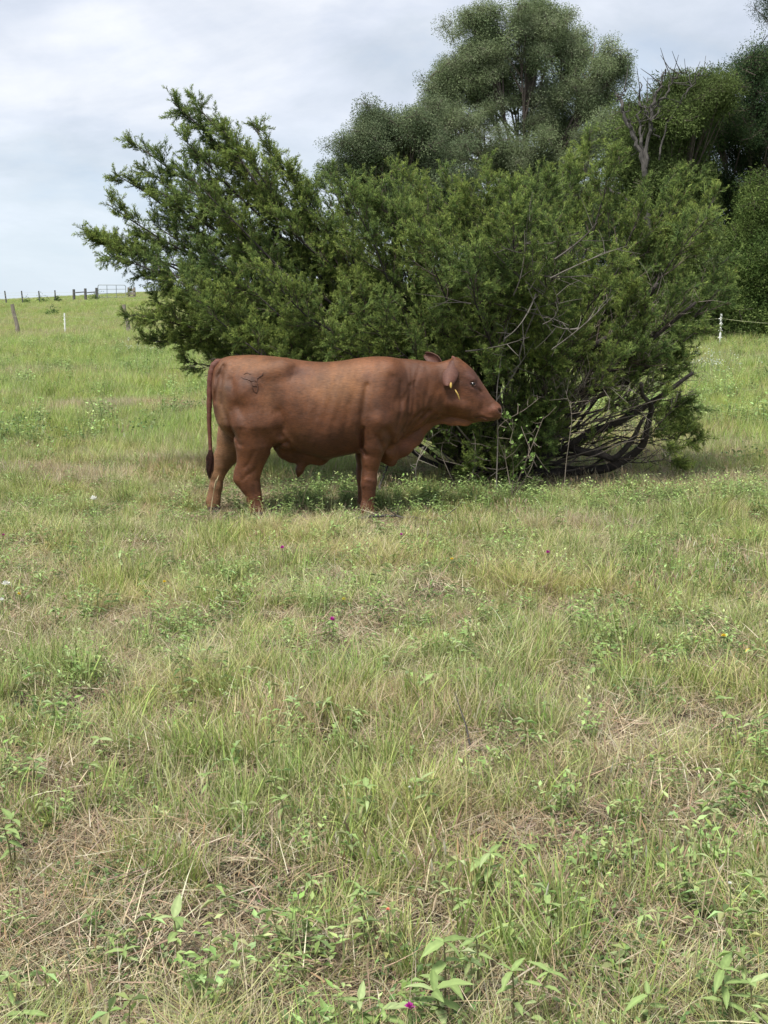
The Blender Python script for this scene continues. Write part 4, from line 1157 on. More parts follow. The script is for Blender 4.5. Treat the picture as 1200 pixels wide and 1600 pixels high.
# stout low boughs on the right that sweep out over the ground
for pts in ([(800, 745), (900, 690), (1000, 640), (1080, 585)], [(795, 740), (870, 640), (940, 590), (1000, 545), (1090, 470)], [(820, 745), (930, 735), (1000, 700), (1015, 640), (1000, 600)],
            [(800, 735), (860, 640), (960, 600), (1035, 560)], [(770, 735), (760, 640), (800, 560), (830, 480), (900, 380)], [(775, 735), (740, 640), (770, 560), (760, 470)], [(800, 740), (890, 700), (960, 715), (1010, 650)],
            [(790, 730), (850, 610), (900, 560), (990, 500), (1030, 440)]):
    ctrl = np.array([at(a_, b_, TY - .1 - .22 * i) for i, (a_, b_) in enumerate(pts)])
    ctrl[:, 2] = np.maximum(ctrl[:, 2], .07)
    pd, rd = dense(ctrl, [.055, .043, .032, .016][:len(ctrl)] if len(ctrl) == 4 else [.055, .045, .036, .026, .014], 26)
    pd += .02 * np.stack([np.sin(np.arange(26) * .9 + jr.random() * 6)] * 3, -1) * np.array([1, .5, .8])
    lb = MB(); tubes(lb, pd[None], rd[None], 8, (.1, .1, .1)); lb.build('branch', M_DARKBARK, jroot, smooth=True)
    grow_limb(pd, rd, tw, jr, bare=.3, side_len=.45, dens=7, up=.1, sub=5, ftest=lambda e_, r: r.random() < .10, skipdead=.9)
lb = MB(); tubes(lb, np.array([[JB - [0, 0, .1], JB + [.02, 0, .15], JB + [0, .03, .4], JB + [-.05, 0, .7]]]), np.array([[.17, .14, .11, .06]]), 12)
lb.build('trunk', M_DARKBARK, jroot, smooth=True)
nj = finish_juniper(jroot, tw, jr, scale=.88)
print('juniper sprigs', nj, 'twig verts', tw.mb.n)
# ------------------------------------------------------------------ trees behind
def leaf_cluster(seed, n, rad, size, cols, narrow=.42, flat=.75):
    r = np.random.default_rng(seed); b = MB()
    c0 = r.normal(size=(n, 3)); c0 = c0 / np.linalg.norm(c0, axis=1, keepdims=True) * (r.random((n, 1)) ** .45) * rad * np.array([1, 1, flat])
    u = unit(r.normal(size=(n, 3)) + c0 / rad * .8); w = unit(np.cross(u, r.normal(size=(n, 3)))); nn_ = np.cross(u, w)
    s = r.uniform(*size, n)[:, None]
    V_ = np.stack([c0, c0 + u * s * .5 + w * s * narrow * .5 + nn_ * s * .06, c0 + u * s, c0 + u * s * .5 - w * s * narrow * .5 + nn_ * s * .06], 1)
    idx = np.arange(n * 4).reshape(n, 4)
    cc = np.array(cols)[r.integers(0, len(cols))] * (.75 + .25 * np.array(cols)[r.integers(0, len(cols), n)] / np.array(cols).mean(0)) * (1 + .08 * r.normal(size=(n, 1)))
    b.add(V_, T=np.concatenate([idx[:, [0, 1, 2]], idx[:, [0, 2, 3]]]), C=np.repeat(np.clip(cc, .01, 1), 4, 0))
    # the twig the leaves sit on
    tip = unit(r.normal(size=(7, 3))) * rad * .8 * np.array([1, 1, flat])
    tubes(b, np.stack([np.zeros((7, 3)), tip * .5, tip], 1), np.tile([rad * .022, rad * .016, rad * .008], (7, 1)), 3, (.12, .10, .085))
    return b.mesh('leaves', M_LEAF)
OAKC = [(.18, .225, .115), (.21, .26, .13), (.15, .195, .10), (.24, .28, .16)]  # oak greens lightened, distance haze put into the leaf colour
PALEC = [(.17, .21, .115), (.20, .24, .13), (.14, .18, .10)]
DARKL = [(.060, .10, .040), (.08, .125, .05), (.045, .08, .034), (.11, .155, .06)]
OLIVE = [(.12, .16, .055), (.15, .20, .065), (.09, .13, .045)]
BRIGHT = [(.15, .21, .06), (.20, .26, .08), (.11, .17, .05), (.25, .29, .11)]
def protos_of(seed, cols, rad=.50, n=400, size=(.04, .075), narrow=.45, flat=.75): return [leaf_cluster(seed + k, n, rad, size, cols, narrow, flat) for k in range(6)]
PR = dict(oak=protos_of(100, OAKC), pale=protos_of(110, PALEC), dark=protos_of(120, DARKL, narrow=.35), olive=protos_of(130, OLIVE, size=(.06, .11), narrow=.25), bright=protos_of(140, BRIGHT, size=(.05, .10), narrow=.3))
def bg_tree(name, label, cat, px0, Y, lumps, kind, dens=1.0, group=None, trunk_r=.22, seed=0, gaps=.46, limb_r=1.0, cs=1.0, trunk_top=None, bark=None):
    """lumps of crown at photo pixels (px, py, rx, ry) in the tree's plane, optional depth"""
    r = np.random.default_rng(900 + seed)
    X0 = float(at(px0, 480, Y)[0]); Z0 = float(gz(X0, Y))
    root = empty(name, (X0, Y, Z0), label, cat, group)
    s = Y / FPX; P, N_ = [], []
    tr = MB(); fork = np.array([X0, Y, Z0 + (trunk_top if trunk_top else 2.0)])
    base = np.array([X0 + r.normal(0, .1), Y, Z0 - .2])
    pth = bez(base, (base + fork) / 2 + [r.normal(0, .15), 0, 0], fork, 9)
    tubes(tr, pth[None], (trunk_r * np.linspace(1.25, .8, 9))[None], 9)
    tr.build('trunk', bark or M_BARK, root, smooth=True)
    br = MB()
    for i, (lx, ly, rx, ry, *dd) in enumerate(lumps):
        c = np.array(at(lx, ly, Y + (dd[0] if dd else r.normal(0, 1) * rx * s * .5)))
        R = np.array([rx * s, rx * s * .9, ry * s])
        v = c - fork
        mid = fork + v * .5 + np.array([v[0] * .12, 0, -.05 * abs(v[2])]) + r.normal(0, .12, 3) * np.linalg.norm(v) * .4
        lp = bez(fork, mid, c + np.array([0, 0, R[2] * .3]), 12)
        lr = trunk_r * .30 * limb_r * np.linspace(1, .22, 12)
        tubes(br, lp[None], lr[None], 6)
        vol = 4.19 * R[0] * R[1] * R[2]
        n = int(dens * 9.5 * vol ** .85 / cs ** 2.2) + 14
        m_ = max(6, int(rx * ry / 75)); d = unit(r.normal(size=(m_, 3))); sc_ = c + d * R * (r.uniform(.3, 1.22, (m_, 1)))
        q = sc_[r.integers(0, m_, n)] + r.normal(size=(n, 3)) * np.array([.30, .30, .17]) * (.45 + .18 * R.mean()) * r.uniform(.6, 1.3, (n, 1))
        g = fnoise(q[:, 0] * .75 + 11 + seed, q[:, 2] * .75 + q[:, 1] * .5, 2)
        q = q[(g > gaps - .05 - .14 * r.random(len(q))) & (q[:, 2] > gz(q[:, 0], q[:, 1]) + .15)]
        P.append(q)
        # secondary branches out to a few clumps
        for k in r.choice(len(q), min(len(q), 16), replace=False) if len(q) else ():
            a = lp[r.integers(5, 12)]
            bp = bez(a, (a + q[k]) / 2 + r.normal(0, .15, 3) + [0, 0, .1], q[k], 6)
            tubes(br, bp[None], (np.linspace(.04, .010, 6) * (trunk_r / .22) * limb_r)[None], 4)
    b_ = br.build('limbs', bark or M_BARK, root, smooth=True); b_['kind'] = 'stuff'
    P = np.concatenate(P); n = len(P)
    rot = r.uniform(0, 2 * pi, (n, 3)) * [.12, .12, 1]
    scatter('crown', P, rot, r.uniform(.75, 1.35, n) * cs, r.integers(0, 6, n), PR[kind], root)
    return root, n
tot = 0
specs = [
 ('oak_tree', 'tall rounded grey-green oak with sky showing through its forked limbs', 'tree', 812, 50,
  [(808, 62, 52, 48), (738, 92, 56, 46), (695, 150, 46, 44), (886, 88, 56, 48), (935, 138, 44, 48), (800, 140, 66, 46), (868, 180, 58, 46), (718, 212, 58, 40), (940, 215, 42, 42), (790, 240, 66, 40),
   (868, 262, 66, 42), (768, 42, 32, 28), (850, 38, 34, 28), (830, 22, 26, 16), (672, 130, 24, 24), (930, 75, 26, 24), (960, 110, 20, 24), (975, 175, 26, 36), (990, 235, 34, 36), (665, 190, 24, 24), (900, 330, 80, 50), (780, 330, 80, 50)], 'oak', dict(dens=1.75, trunk_r=.26, gaps=.46, trunk_top=5.5, seed=1, limb_r=1.05, cs=.95)),
 ('oak_tree', 'lower pale grey-green tree left of the tall oak, just above the juniper', 'tree', 620, 47,
  [(600, 205, 46, 32), (645, 192, 36, 26), (562, 232, 38, 26), (612, 255, 70, 40), (690, 262, 50, 34), (650, 228, 40, 34), (585, 190, 26, 20), (540, 262, 34, 20), (640, 320, 80, 50)], 'pale', dict(dens=1.7, gaps=.40, trunk_top=4, seed=2)),
 ('oak_tree', 'dark dense tree at the right edge, taller than its neighbours', 'tree', 1165, 41,
  [(1172, 118, 36, 34), (1200, 100, 40, 34), (1120, 178, 46, 40), (1170, 205, 60, 60), (1105, 262, 56, 50), (1180, 300, 60, 56), (1240, 190, 60, 80), (1150, 365, 60, 50), (1260, 300, 60, 60), (1200, 400, 70, 50)], 'dark', dict(dens=2.0, gaps=.38, trunk_top=3, seed=3, trunk_r=.2)),
 ('cedar_tree', 'olive green cedar between the tall oak and the dark tree, round the dead snag', 'tree', 1055, 39,
  [(1072, 165, 30, 30), (1035, 172, 30, 30), (1075, 152, 34, 26), (1000, 195, 26, 30), (1112, 142, 28, 26), (1040, 195, 40, 36), (1012, 225, 36, 30), (1000, 265, 40, 40), (1095, 150, 24, 20), (1060, 245, 52, 50), (1020, 300, 50, 50), (1080, 330, 56, 50), (1040, 400, 60, 50), (1085, 450, 60, 50)], 'olive', dict(dens=2.3, gaps=.42, trunk_top=2, seed=4, trunk_r=.16)),
 ('cedar_tree', 'bright green cedar bush at the right edge behind the fence', 'tree', 1185, 39.3,
  [(1190, 330, 34, 40, -.7), (1170, 390, 34, 40, -.7), (1205, 410, 44, 50, -.7), (1150, 460, 40, 42, -.7), (1195, 490, 50, 40, -.7), (1120, 500, 32, 30, -.5), (1250, 440, 50, 80, -.7), (1150, 510, 40, 24, -.7)], 'bright', dict(dens=3.0, gaps=.40, trunk_top=1, seed=5, trunk_r=.12)),
 ('oak_tree', 'dark understory tree hidden low behind the middle of the juniper', 'tree', 880, 46,
  [(700, 340, 60, 50), (780, 380, 70, 60), (860, 380, 70, 60), (940, 350, 70, 60), (990, 410, 60, 60), (900, 450, 70, 40), (760, 440, 60, 40)], 'dark', dict(dens=1.6, gaps=.40, trunk_top=1.5, seed=6)),
 ('oak_tree', 'tree whose leafy twigs just reach into the top right corner', 'tree', 1370, 36,
  [(1235, 12, 42, 26), (1215, 20, 22, 14), (1300, -10, 80, 60), (1380, 60, 80, 80), (1430, -60, 90, 80), (1330, 150, 70, 60), (1420, 200, 80, 60)], 'dark', dict(dens=1.5, gaps=.40, trunk_top=5, seed=7, cs=.8)),
]
for (nm, lb_, ct, px0, Y_, lm, kd, kw) in specs:
    _, n = bg_tree(nm, lb_, ct, px0, Y_, lm, kd, **kw); tot += n
print('clusters', tot)
# the dead snag
sn = empty('dead_tree', (float(at(1018, 480, 37.5)[0]), 37.5, float(gz(at(1018, 480, 37.5)[0], 37.5))), 'grey leafless snag sticking up in front of the olive cedar', 'tree')
sr = np.random.default_rng(5)
def snag_limb(pts, r0, r1, name='branch', tw=9):
    r0 *= .58; r1 *= .55
    c = np.array([at(a, b, 37.5 + .15 * i) for i, (a, b) in enumerate(pts)])
    pd, rd = dense(c, np.linspace(r0, r1, len(c)), 22)
    pd[1:-1] += sr.normal(0, .035, (20, 3)); m_ = MB(); tubes(m_, pd[None], (rd * sr.uniform(.8, 1.2, 22))[None], 7)
    for k in range(tw):
        i = sr.integers(6, 21); d = unit(sr.normal(size=3) + [0, 0, .8]); L_ = sr.uniform(.25, .9)
        tubes(m_, np.stack([pd[i], pd[i] + d * L_ * .5 + sr.normal(0, .05, 3), pd[i] + d * L_ + [0, 0, .1]])[None], np.array([[.020, .013, .006]]), 4)
    m_.build(name, M_DEADWOOD, sn, smooth=False)
snag_limb([(1018, 520), (1016, 420), (1012, 330), (1006, 262)], .26, .17, 'trunk', 0)
snag_limb([(1008, 275), (996, 225), (980, 195), (972, 165), (964, 148)], .13, .075)
snag_limb([(964, 158), (974, 148), (979, 135)], .05, .02, tw=2)
snag_limb([(1008, 270), (1002, 220), (1000, 180), (1000, 128)], .11, .03)
snag_limb([(1008, 262), (1014, 200), (1022, 165), (1032, 130), (1040, 108)], .12, .045)
snag_limb([(1016, 190), (1036, 155), (1052, 125), (1074, 110)], .075, .03)
snag_limb([(1030, 250), (1042, 200), (1062, 160), (1085, 130), (1092, 112)], .05, .015)
snag_limb([(1030, 215), (1010, 180), (1012, 150)], .05, .015)
snag_limb([(1006, 330), (960, 300), (925, 300), (908, 318)], .06, .02)
snag_limb([(960, 300), (940, 285), (932, 262)], .05, .02, tw=2)

# ------------------------------------------------------------------ fences
def post_mb(X0, Y0, h, r0, r1, lean=(0, 0), sides=8, z0=None, wob=0.0):
    z = float(gz(X0, Y0)) if z0 is None else z0
    k = np.linspace(0, 1, 7)
    P = np.stack([X0 + lean[0] * k * h + wob * np.sin(k * 5), Y0 + lean[1] * k * h, z - .2 + (h + .2) * k], -1)
    m_ = MB(); tubes(m_, P[None], np.linspace(r0, r1, 7)[None] * (1 + wob * .8 * np.sin(k * 9)), sides); return m_
def fence_pt(px, Y): X0 = float(at(px, 480, Y)[0]); return X0, Y, float(gz(X0, Y))
ef = empty('electric_fence', fence_pt(100, 57), 'single-strand electric fence with white step-in posts and old wooden posts across the pasture', 'fence')
tops = []
for (px, Y_, kind) in ((-160, 60, 'w'), (-70, 58.5, 'p'), (25, 57, 'w'), (100, 56.3, 'p'), (198, 55.5, 'w'), (330, 53, 'p'), (480, 50, 'w'), (640, 47, 'p'), (800, 43.5, 'w'), (960, 40, 'p'), (1127, 36, 'p'), (1330, 32, 'p'), (1620, 28, 'w')):
    x_, y_, z_ = fence_pt(px, Y_)
    s_ = Y_ / FPX
    if kind == 'w':
        h_ = {25: 47 * s_, 198: 46 * s_}.get(px, 1.35)
        post_mb(x_, y_, h_, .105, .08, ((-.08 if px == 25 else -.05), .0), 9, wob=.06).build('wooden_post', M_POST, ef)
        tops.append((x_ - .04, y_ - .12, z_ + .85))
    else:
        h_ = {100: 33 * s_, 1127: 52 * s_}.get(px, 1.0)
        m_ = post_mb(x_, y_, h_, .034 if Y_ > 50 else .03, .034 if Y_ > 50 else .03, (.01, 0), 6)
        for zc in (.3, .5, .7, .85): tubes(m_, np.array([[[x_ - .06, y_, z_ + h_ * zc], [x_ + .06, y_, z_ + h_ * zc]]]), np.array([[.012, .012]]), 4)
        m_.build('plastic_post', M_WHITE, ef); tops.append((x_, y_ - .04, z_ + .86 * h_))
m_ = MB()
for a_, b_ in zip(tops[:-1], tops[1:]):
    a_, b_ = np.array(a_), np.array(b_); k = np.linspace(0, 1, 7)[:, None]
    P = a_ + (b_ - a_) * k; P[:, 2] -= .10 * (4 * k * (1 - k))[:, 0]
    tubes(m_, P[None], np.full((1, 7), .0042), 4)
m_.build('wire', M_WIRE, ef)

YF = 110.0
rf = empty('post_fence', fence_pt(63, YF), 'line of thin dark posts on the skyline left of the gate', 'fence')
sF = YF / FPX
def zat(py): return float(at(600, py, YF)[2])
def far_post(px, y0, y1, r_, name, root, m=None, lean=0):
    x_ = float(at(px, y1, YF)[0]); z1 = zat(y0); z0 = min(zat(y1), float(gz(x_, YF)) - .1)
    k = np.linspace(0, 1, 5); P = np.stack([x_ + lean * k, np.full(5, YF), z0 + (z1 - z0) * k], -1)
    m_ = MB(); tubes(m_, P[None], np.full((1, 5), r_) * np.linspace(1.05, .92, 5), 8); return m_.build(name, m or M_POST2, root)
M_POST2 = mat('dark_post', (.11, .105, .105), .95, noise=(6, .6, 1.3))
for px, y0, ln_ in ((-42, 457, -.1), (-14, 456, 0), (10.5, 454.5, -.12), (36, 454.5, -.08), (62.5, 454.5, -.06), (87.5, 453.5, -.05)): far_post(px, y0, 477, .065, 'post', rf, lean=ln_)
m_ = MB()
for zz in (456.8, 461, 466):
    tubes(m_, np.array([[at(-60, zz + 2, YF - .1), at(20, zz + 1, YF - .1), at(116, zz, YF - .1)]]), np.array([[.007] * 3]), 3)
m_.build('wire', M_WIRE, rf)
bf = empty('rail_fence', fence_pt(134, YF), 'three thick dark posts joined by a rail left of the gate', 'fence')
for px, y0 in ((116, 452), (134, 450.7), (151.5, 449.7)): far_post(px, y0, 472, .125, 'post', bf)
for a_, b_ in ((118, 132), (136, 149.5)):
    m_ = MB(); tubes(m_, np.array([[at(a_, 457.2, YF), at(b_, 456.2, YF)]]), np.array([[.055, .055]]), 6); m_.build('rail', M_POST2, bf)
gt = empty('pasture_gate', fence_pt(175, YF), 'tubular steel pasture gate standing on the skyline', 'gate')
fr = np.array([at(a_, b_, YF - .2) for a_, b_ in ((153.2, 469.5), (153, 447), (154.5, 445.2), (194, 445.4), (196.3, 447), (197, 469))])
m_ = MB()
for a_, b_ in zip(fr[:-1], fr[1:]): tubes(m_, np.array([[a_, b_]]), np.array([[.032, .032]]), 6)
tubes(m_, np.array([[fr[0], fr[-1]]]), np.array([[.032, .032]]), 6); m_.build('frame', M_STEEL, gt)
for zz in (452, 458.5, 464.3):
    m_ = MB(); tubes(m_, np.array([[at(153, zz, YF - .2), at(197, zz - .3, YF - .2)]]), np.array([[.026, .026]]), 6); m_.build('rail', M_STEEL, gt)
for a_ in (167, 181.5):
    m_ = MB(); tubes(m_, np.array([[at(a_, 446, YF - .24), at(a_ + .5, 469.3, YF - .24)]]), np.array([[.028, .028]]), 6); m_.build('upright', M_STEEL, gt)
gp = empty('gate_brace', fence_pt(206, YF), 'weathered stack of boards and posts bracing the right end of the gate', 'fence')
for px in (201.5, 210.5): far_post(px, 449, 470, .11, 'post', gp, M_POST)
for zz in (453, 458.5, 464.5):
    m_ = MB(); c0 = at(206, zz, YF - .15); hw_, hh_ = .30, .115
    Vb = np.array([[sx * hw_, sy * .05, sz * hh_] for sx in (-1, 1) for sy in (-1, 1) for sz in (-1, 1)]) + c0
    m_.add(Vb, Q=[[0, 1, 3, 2], [4, 6, 7, 5], [0, 4, 5, 1], [2, 3, 7, 6], [0, 2, 6, 4], [1, 5, 7, 3]]); m_.build('board', M_POST, gp)
# dark weeds at the feet of the far posts
for (px, py, w_, lb_) in ((42, 472, 5, 'dark weed clump between the skyline posts near the left edge'), (66, 471, 8, 'widest dark weed clump at the foot of a skyline post'), (90, 471, 4, 'small dark weed clump beside the last thin skyline post'),
                          (150, 468, 8, 'dark weed tuft at the foot of the gate post'), (80, 490, 10, 'faint green weed clump in the field left of the white post')):
    Y_ = YF - 1 if py < 480 else 80
    x_, y_, z_ = fence_pt(px, Y_); r_ = np.random.default_rng(px); n_ = 40; s_ = w_ * Y_ / FPX
    t_ = empty('weed_clump', (x_, y_, z_), lb_, 'weed')
    b = MB()
    for i in range(n_): 
        c0 = np.array([x_, y_, z_]) + r_.normal(0, 1, 3) * [s_ * .5, s_ * .5, 0] + [0, 0, abs(r_.normal(0, .3 * s_ + .15))]
        for j in range(7):
            u = unit(r_.normal(size=3)) * .11; w = unit(np.cross(u, r_.normal(size=3))) * .03
            p0 = c0 + r_.normal(0, .08, 3); b.add(np.stack([p0, p0 + u * .5 + w, p0 + u, p0 + u * .5 - w]), Q=[[0, 1, 2, 3]], C=np.array([.07, .12, .04]) * r_.uniform(.6, 1.4))
    o = b.build('foliage', M_LEAF, t_); o['kind'] = 'stuff'
# ------------------------------------------------------------------ broad-leaved weeds in the foreground
pr = np.random.default_rng(77)
def leaf_mesh(seed, L=1.0, W=.34, droop=.5, cols=((.30, .42, .17),)):
    """one pointed oval leaf with a folded midrib, base at the origin, pointing along +X, unit length"""
    r = np.random.default_rng(seed); ns, nt = 9, 5
    s = np.linspace(0, 1, ns); w = W * .5 * np.sin(np.clip(s, 0, 1) ** .72 * pi) ** .85 * (1 + .05 * r.normal(size=ns)); w[0] = .012; w[-1] = .004
    t = np.linspace(-1, 1, nt)
    ang = -droop * s; x = np.concatenate([[0], np.cumsum(np.cos(ang[1:]) / (ns - 1))]); z = np.concatenate([[0], np.cumsum(np.sin(ang[1:]) / (ns - 1))])
    P = np.stack([np.repeat(x[:, None], nt, 1), w[:, None] * t[None], z[:, None] + .28 * np.abs(t)[None] * w[:, None] + .012 * np.sin(s * 17 + r.random() * 6)[:, None] * np.abs(t)[None]], -1)
    idx = np.arange(ns * nt).reshape(ns, nt)
    q = np.stack([idx[:-1, :-1], idx[:-1, 1:], idx[1:, 1:], idx[1:, :-1]], -1).reshape(-1, 4)
    c = np.array(cols[r.integers(0, len(cols))]) * np.ones((ns, nt, 3)) * r.uniform(.92, 1.08)
    c[:, nt // 2] *= 1.25; c *= (1 + .06 * r.normal(size=(ns, nt, 1)))
    b = MB(); b.add(P, Q=q, C=c.reshape(-1, 3)); return b.mesh('leaf', M_WEED, smooth=True)
LFC = [(.26, .35, .125), (.31, .385, .17), (.215, .30, .10)]
LEAVES = [leaf_mesh(k, W=.27 + .05 * (k % 3), droop=.3 + .22 * (k % 4), cols=LFC) for k in range(8)]
LEAF_OLD = leaf_mesh(50, W=.4, droop=.9, cols=[(.50, .40, .10)])
def weed(px, py, size, label, tiers=3, tall=.12, lean=(0, 0), stems=1, old=0):
    """px, py: middle of the top leaf rosette; size: leaf length in m"""
    # find the plant's foot so that its top shows at px, py
    lo = on_ground(px, py); X_, Y_ = lo[0], lo[1]
    for _ in range(3):
        top = at(px, py, Y_); Y2 = Y_ * 1.0
        f = (EYE - tall) / EYE; g_ = on_ground(px, py); X_, Y_ = g_[0] * f, g_[1] * f
        break
    z_ = float(gz(X_, Y_))
    root = empty('weed_plant', (X_, Y_, z_), label, 'plant')
    for st in range(stems):
        ox, oy = (0, 0) if st == 0 else pr.normal(0, size * .7, 2)
        hh = tall * 1.15 * (1 if st == 0 else pr.uniform(.6, .95))
        b = MB(); P = bez(np.array([X_ + ox * .3, Y_ + oy * .3, z_ - .01]), np.array([X_ + ox * .6 + .01, Y_ + oy * .6, z_ + hh * .5]), np.array([X_ + ox + lean[0], Y_ + oy + lean[1], z_ + hh]), 6)
        tubes(b, P[None], np.linspace(.0032, .0018, 6)[None], 5, (.26, .24, .12)); b.build('stem', M_WEED, root, smooth=True)
        az = pr.random() * pi
        for ti in range(tiers):
            f = 1 - ti * .24; p = np.array([np.interp(f * 5, np.arange(6), P[:, k]) for k in range(3)])
            n = 2 if ti else 4
            for j in range(n):
                a_ = az + ti * 1.5 + j * (2 * pi / n) + pr.normal(0, .25)
                s_ = size * .9 * (pr.uniform(.75, 1.1) if ti else (pr.uniform(.8, 1.15) if j % 2 else pr.uniform(.5, .8))) * (1 - .08 * ti)
                me = LEAVES[pr.integers(0, 8)] if not (old and ti == tiers - 1 and j == 0) else LEAF_OLD
                o = bpy.data.objects.new('leaf', me); COL.objects.link(o)
                M = Matrix.Translation(Vector(p)) @ Matrix.Rotation(a_, 4, 'Z') @ Matrix.Rotation(-pr.uniform(-.1, .75 if ti == 0 else .35), 4, 'Y') @ Matrix.Rotation(pr.normal(0, .2), 4, 'X') @ Matrix.Scale(s_, 4)
                o.parent = root; o.matrix_parent_inverse = root.matrix_basis.inverted(); o.matrix_basis = M
                if me is LEAF_OLD: o['label'] = 'yellowed old leaf'
WEEDS = [
 (693, 1500, .095, 'largest pale green broad-leaved weed at the bottom centre', 4, .17, 2), (744, 1492, .055, 'smaller weed touching the right side of the largest one at the bottom centre', 3, .13, 1),
 (800, 1530, .06, 'weed with drooping narrow leaves right of the bottom centre cluster', 4, .13, 2), (562, 1405, .065, 'four-leaved weed standing alone above the bottom centre cluster', 3, .12, 1),
 (765, 1350, .075, 'star-leaved weed at the left of the three-plant row beside the bare brown patch', 3, .15, 2), (822, 1348, .05, 'small weed at the right of the three-plant row beside the bare brown patch', 2, .12, 1),
 (855, 1422, .058, 'weed with rounded leaves under the bare brown patch', 3, .11, 1), (1085, 1350, .06, 'three-leaved weed beside a long pale grass stem, right side', 2, .10, 1),
 (985, 1330, .05, 'weed left of the long pale grass stem, right side', 3, .09, 1), (1012, 1568, .07, 'low weed at the bottom edge left of the right corner cluster', 3, .09, 1),
 (1128, 1535, .08, 'largest weed of the cluster in the bottom right corner', 4, .14, 2), (1172, 1552, .065, 'yellowing weed in the bottom right corner, behind the corner of the picture', 4, .12, 1),
 (1160, 1515, .045, 'smallest topmost weed of the bottom right corner cluster', 3, .12, 1), (272, 1448, .10, 'weed with one long leaf reaching right beside the bare patch, lower left', 2, .13, 1),
 (195, 1495, .055, 'three-leaved weed standing in the bare brown patch, lower left', 2, .07, 1), (18, 1288, .07, 'weed cluster cut by the left edge, three-quarters down', 4, .15, 2),
 (12, 1545, .06, 'weed cut by the left edge near the bottom corner', 3, .12, 2), (325, 1228, .058, 'neat four-leaved weed in the lower left grass', 2, .11, 1),
 (430, 1215, .045, 'small upright weed above its twin in the lower middle grass', 3, .11, 1), (440, 1262, .06, 'weed with spreading leaves below the small upright one', 2, .10, 1),
 (572, 1245, .075, 'bushy weed left of centre, at the left end of a row of two', 4, .16, 3), (668, 1238, .06, 'fainter weed at the right end of a row of two near the centre', 3, .14, 2),
 (890, 1222, .055, 'weed half hidden in grass right of centre', 2, .12, 1), (1130, 1108, .06, 'upright leafy weed at the right, above the dark ground cover', 4, .18, 2),
 (1182, 1140, .055, 'weed at the right edge beside the dark ground cover', 3, .14, 2), (300, 1065, .055, 'weed with a drooping leaf in the middle left grass', 2, .12, 1),
 (665, 1078, .06, 'spreading weed in the very middle of the grass', 2, .13, 1), (925, 1065, .06, 'flat-topped weed right of the middle', 2, .13, 1),
 (188, 868, .075, 'weed with long horizontal leaves in the upper left grass', 2, .20, 1), (105, 1025, .06, 'low leafy weed cluster at the left side', 3, .13, 3),
 (155, 1162, .065, 'weed with two flat leaves at the left side', 2, .07, 1), (520, 820, .075, 'pale weed just in front of the bull', 3, .15, 3),
 (400, 832, .055, 'pale weed at the hind feet of the bull', 2, .12, 2), (1172, 1012, .06, 'weed near the right edge by the yellow flower', 2, .12, 2),
 (1082, 915, .05, 'small pale weed in the grass at the right, far back', 2, .12, 1), (562, 1585, .08, 'weed cut by the bottom edge left of the purple flower', 3, .10, 2),
 (722, 1420, .05, 'thin two-leaved weed above the largest weed', 2, .10, 1), (510, 1105, .05, 'weed near a pale seed pod in the middle grass', 2, .10, 1),
 (790, 825, .06, 'pale weed right of the fallen stick', 2, .13, 2), (1190, 1240, .05, 'weed at the right edge beside the lower bare patch', 2, .10, 2), (705, 1400, .045, 'tiny leafy weed right of the lone four-leaved one', 2, .09, 1),
]
for (px, py, s_, lb_, ti, tall, st) in WEEDS: weed(px, py, s_, lb_, ti, tall, stems=st, old=1 if 'yellow' in lb_ else 0)

# ------------------------------------------------------------------ flowers
M_PETAL = mat('petals', attr=True, rough=.6, trans=.3)
def flower(px, py, r_, col, label, kind, tall=.16):
    f = (EYE - tall) / EYE; g_ = on_ground(px, py); X_, Y_ = g_[0] * f, g_[1] * f; z_ = float(gz(X_, Y_))
    root = empty(kind, (X_, Y_, z_), label, 'flower')
    tipz = z_ + tall
    b = MB(); P = bez(np.array([X_, Y_, z_]), np.array([X_ + .01, Y_, z_ + tall * .5]), np.array([X_, Y_, tipz]), 6); tubes(b, P[None], np.full((1, 6), .0016), 4, (.2, .26, .1)); b.build('stem', M_WEED, root)
    b = MB(); n = 16; c0 = np.array([X_, Y_, tipz])
    for k in range(n):
        a_ = k * 2.4; el = .25 + 1.1 * (k / n); u = np.array([cos(a_) * cos(el), sin(a_) * cos(el), sin(el)]); w = unit(np.cross(u, [0, 0, 1.]))
        L_ = r_ * pr.uniform(.8, 1.15)
        b.add(np.stack([c0, c0 + u * L_ * .6 + w * L_ * .3, c0 + u * L_, c0 + u * L_ * .6 - w * L_ * .3]), Q=[[0, 1, 2, 3]], C=np.clip(np.array(col) * pr.uniform(.75, 1.15), 0, 1))
    b.build('petals', M_PETAL, root)
PUR = (.42, .03, .28); YEL = (.75, .55, .04); WHI = (.8, .8, .74)
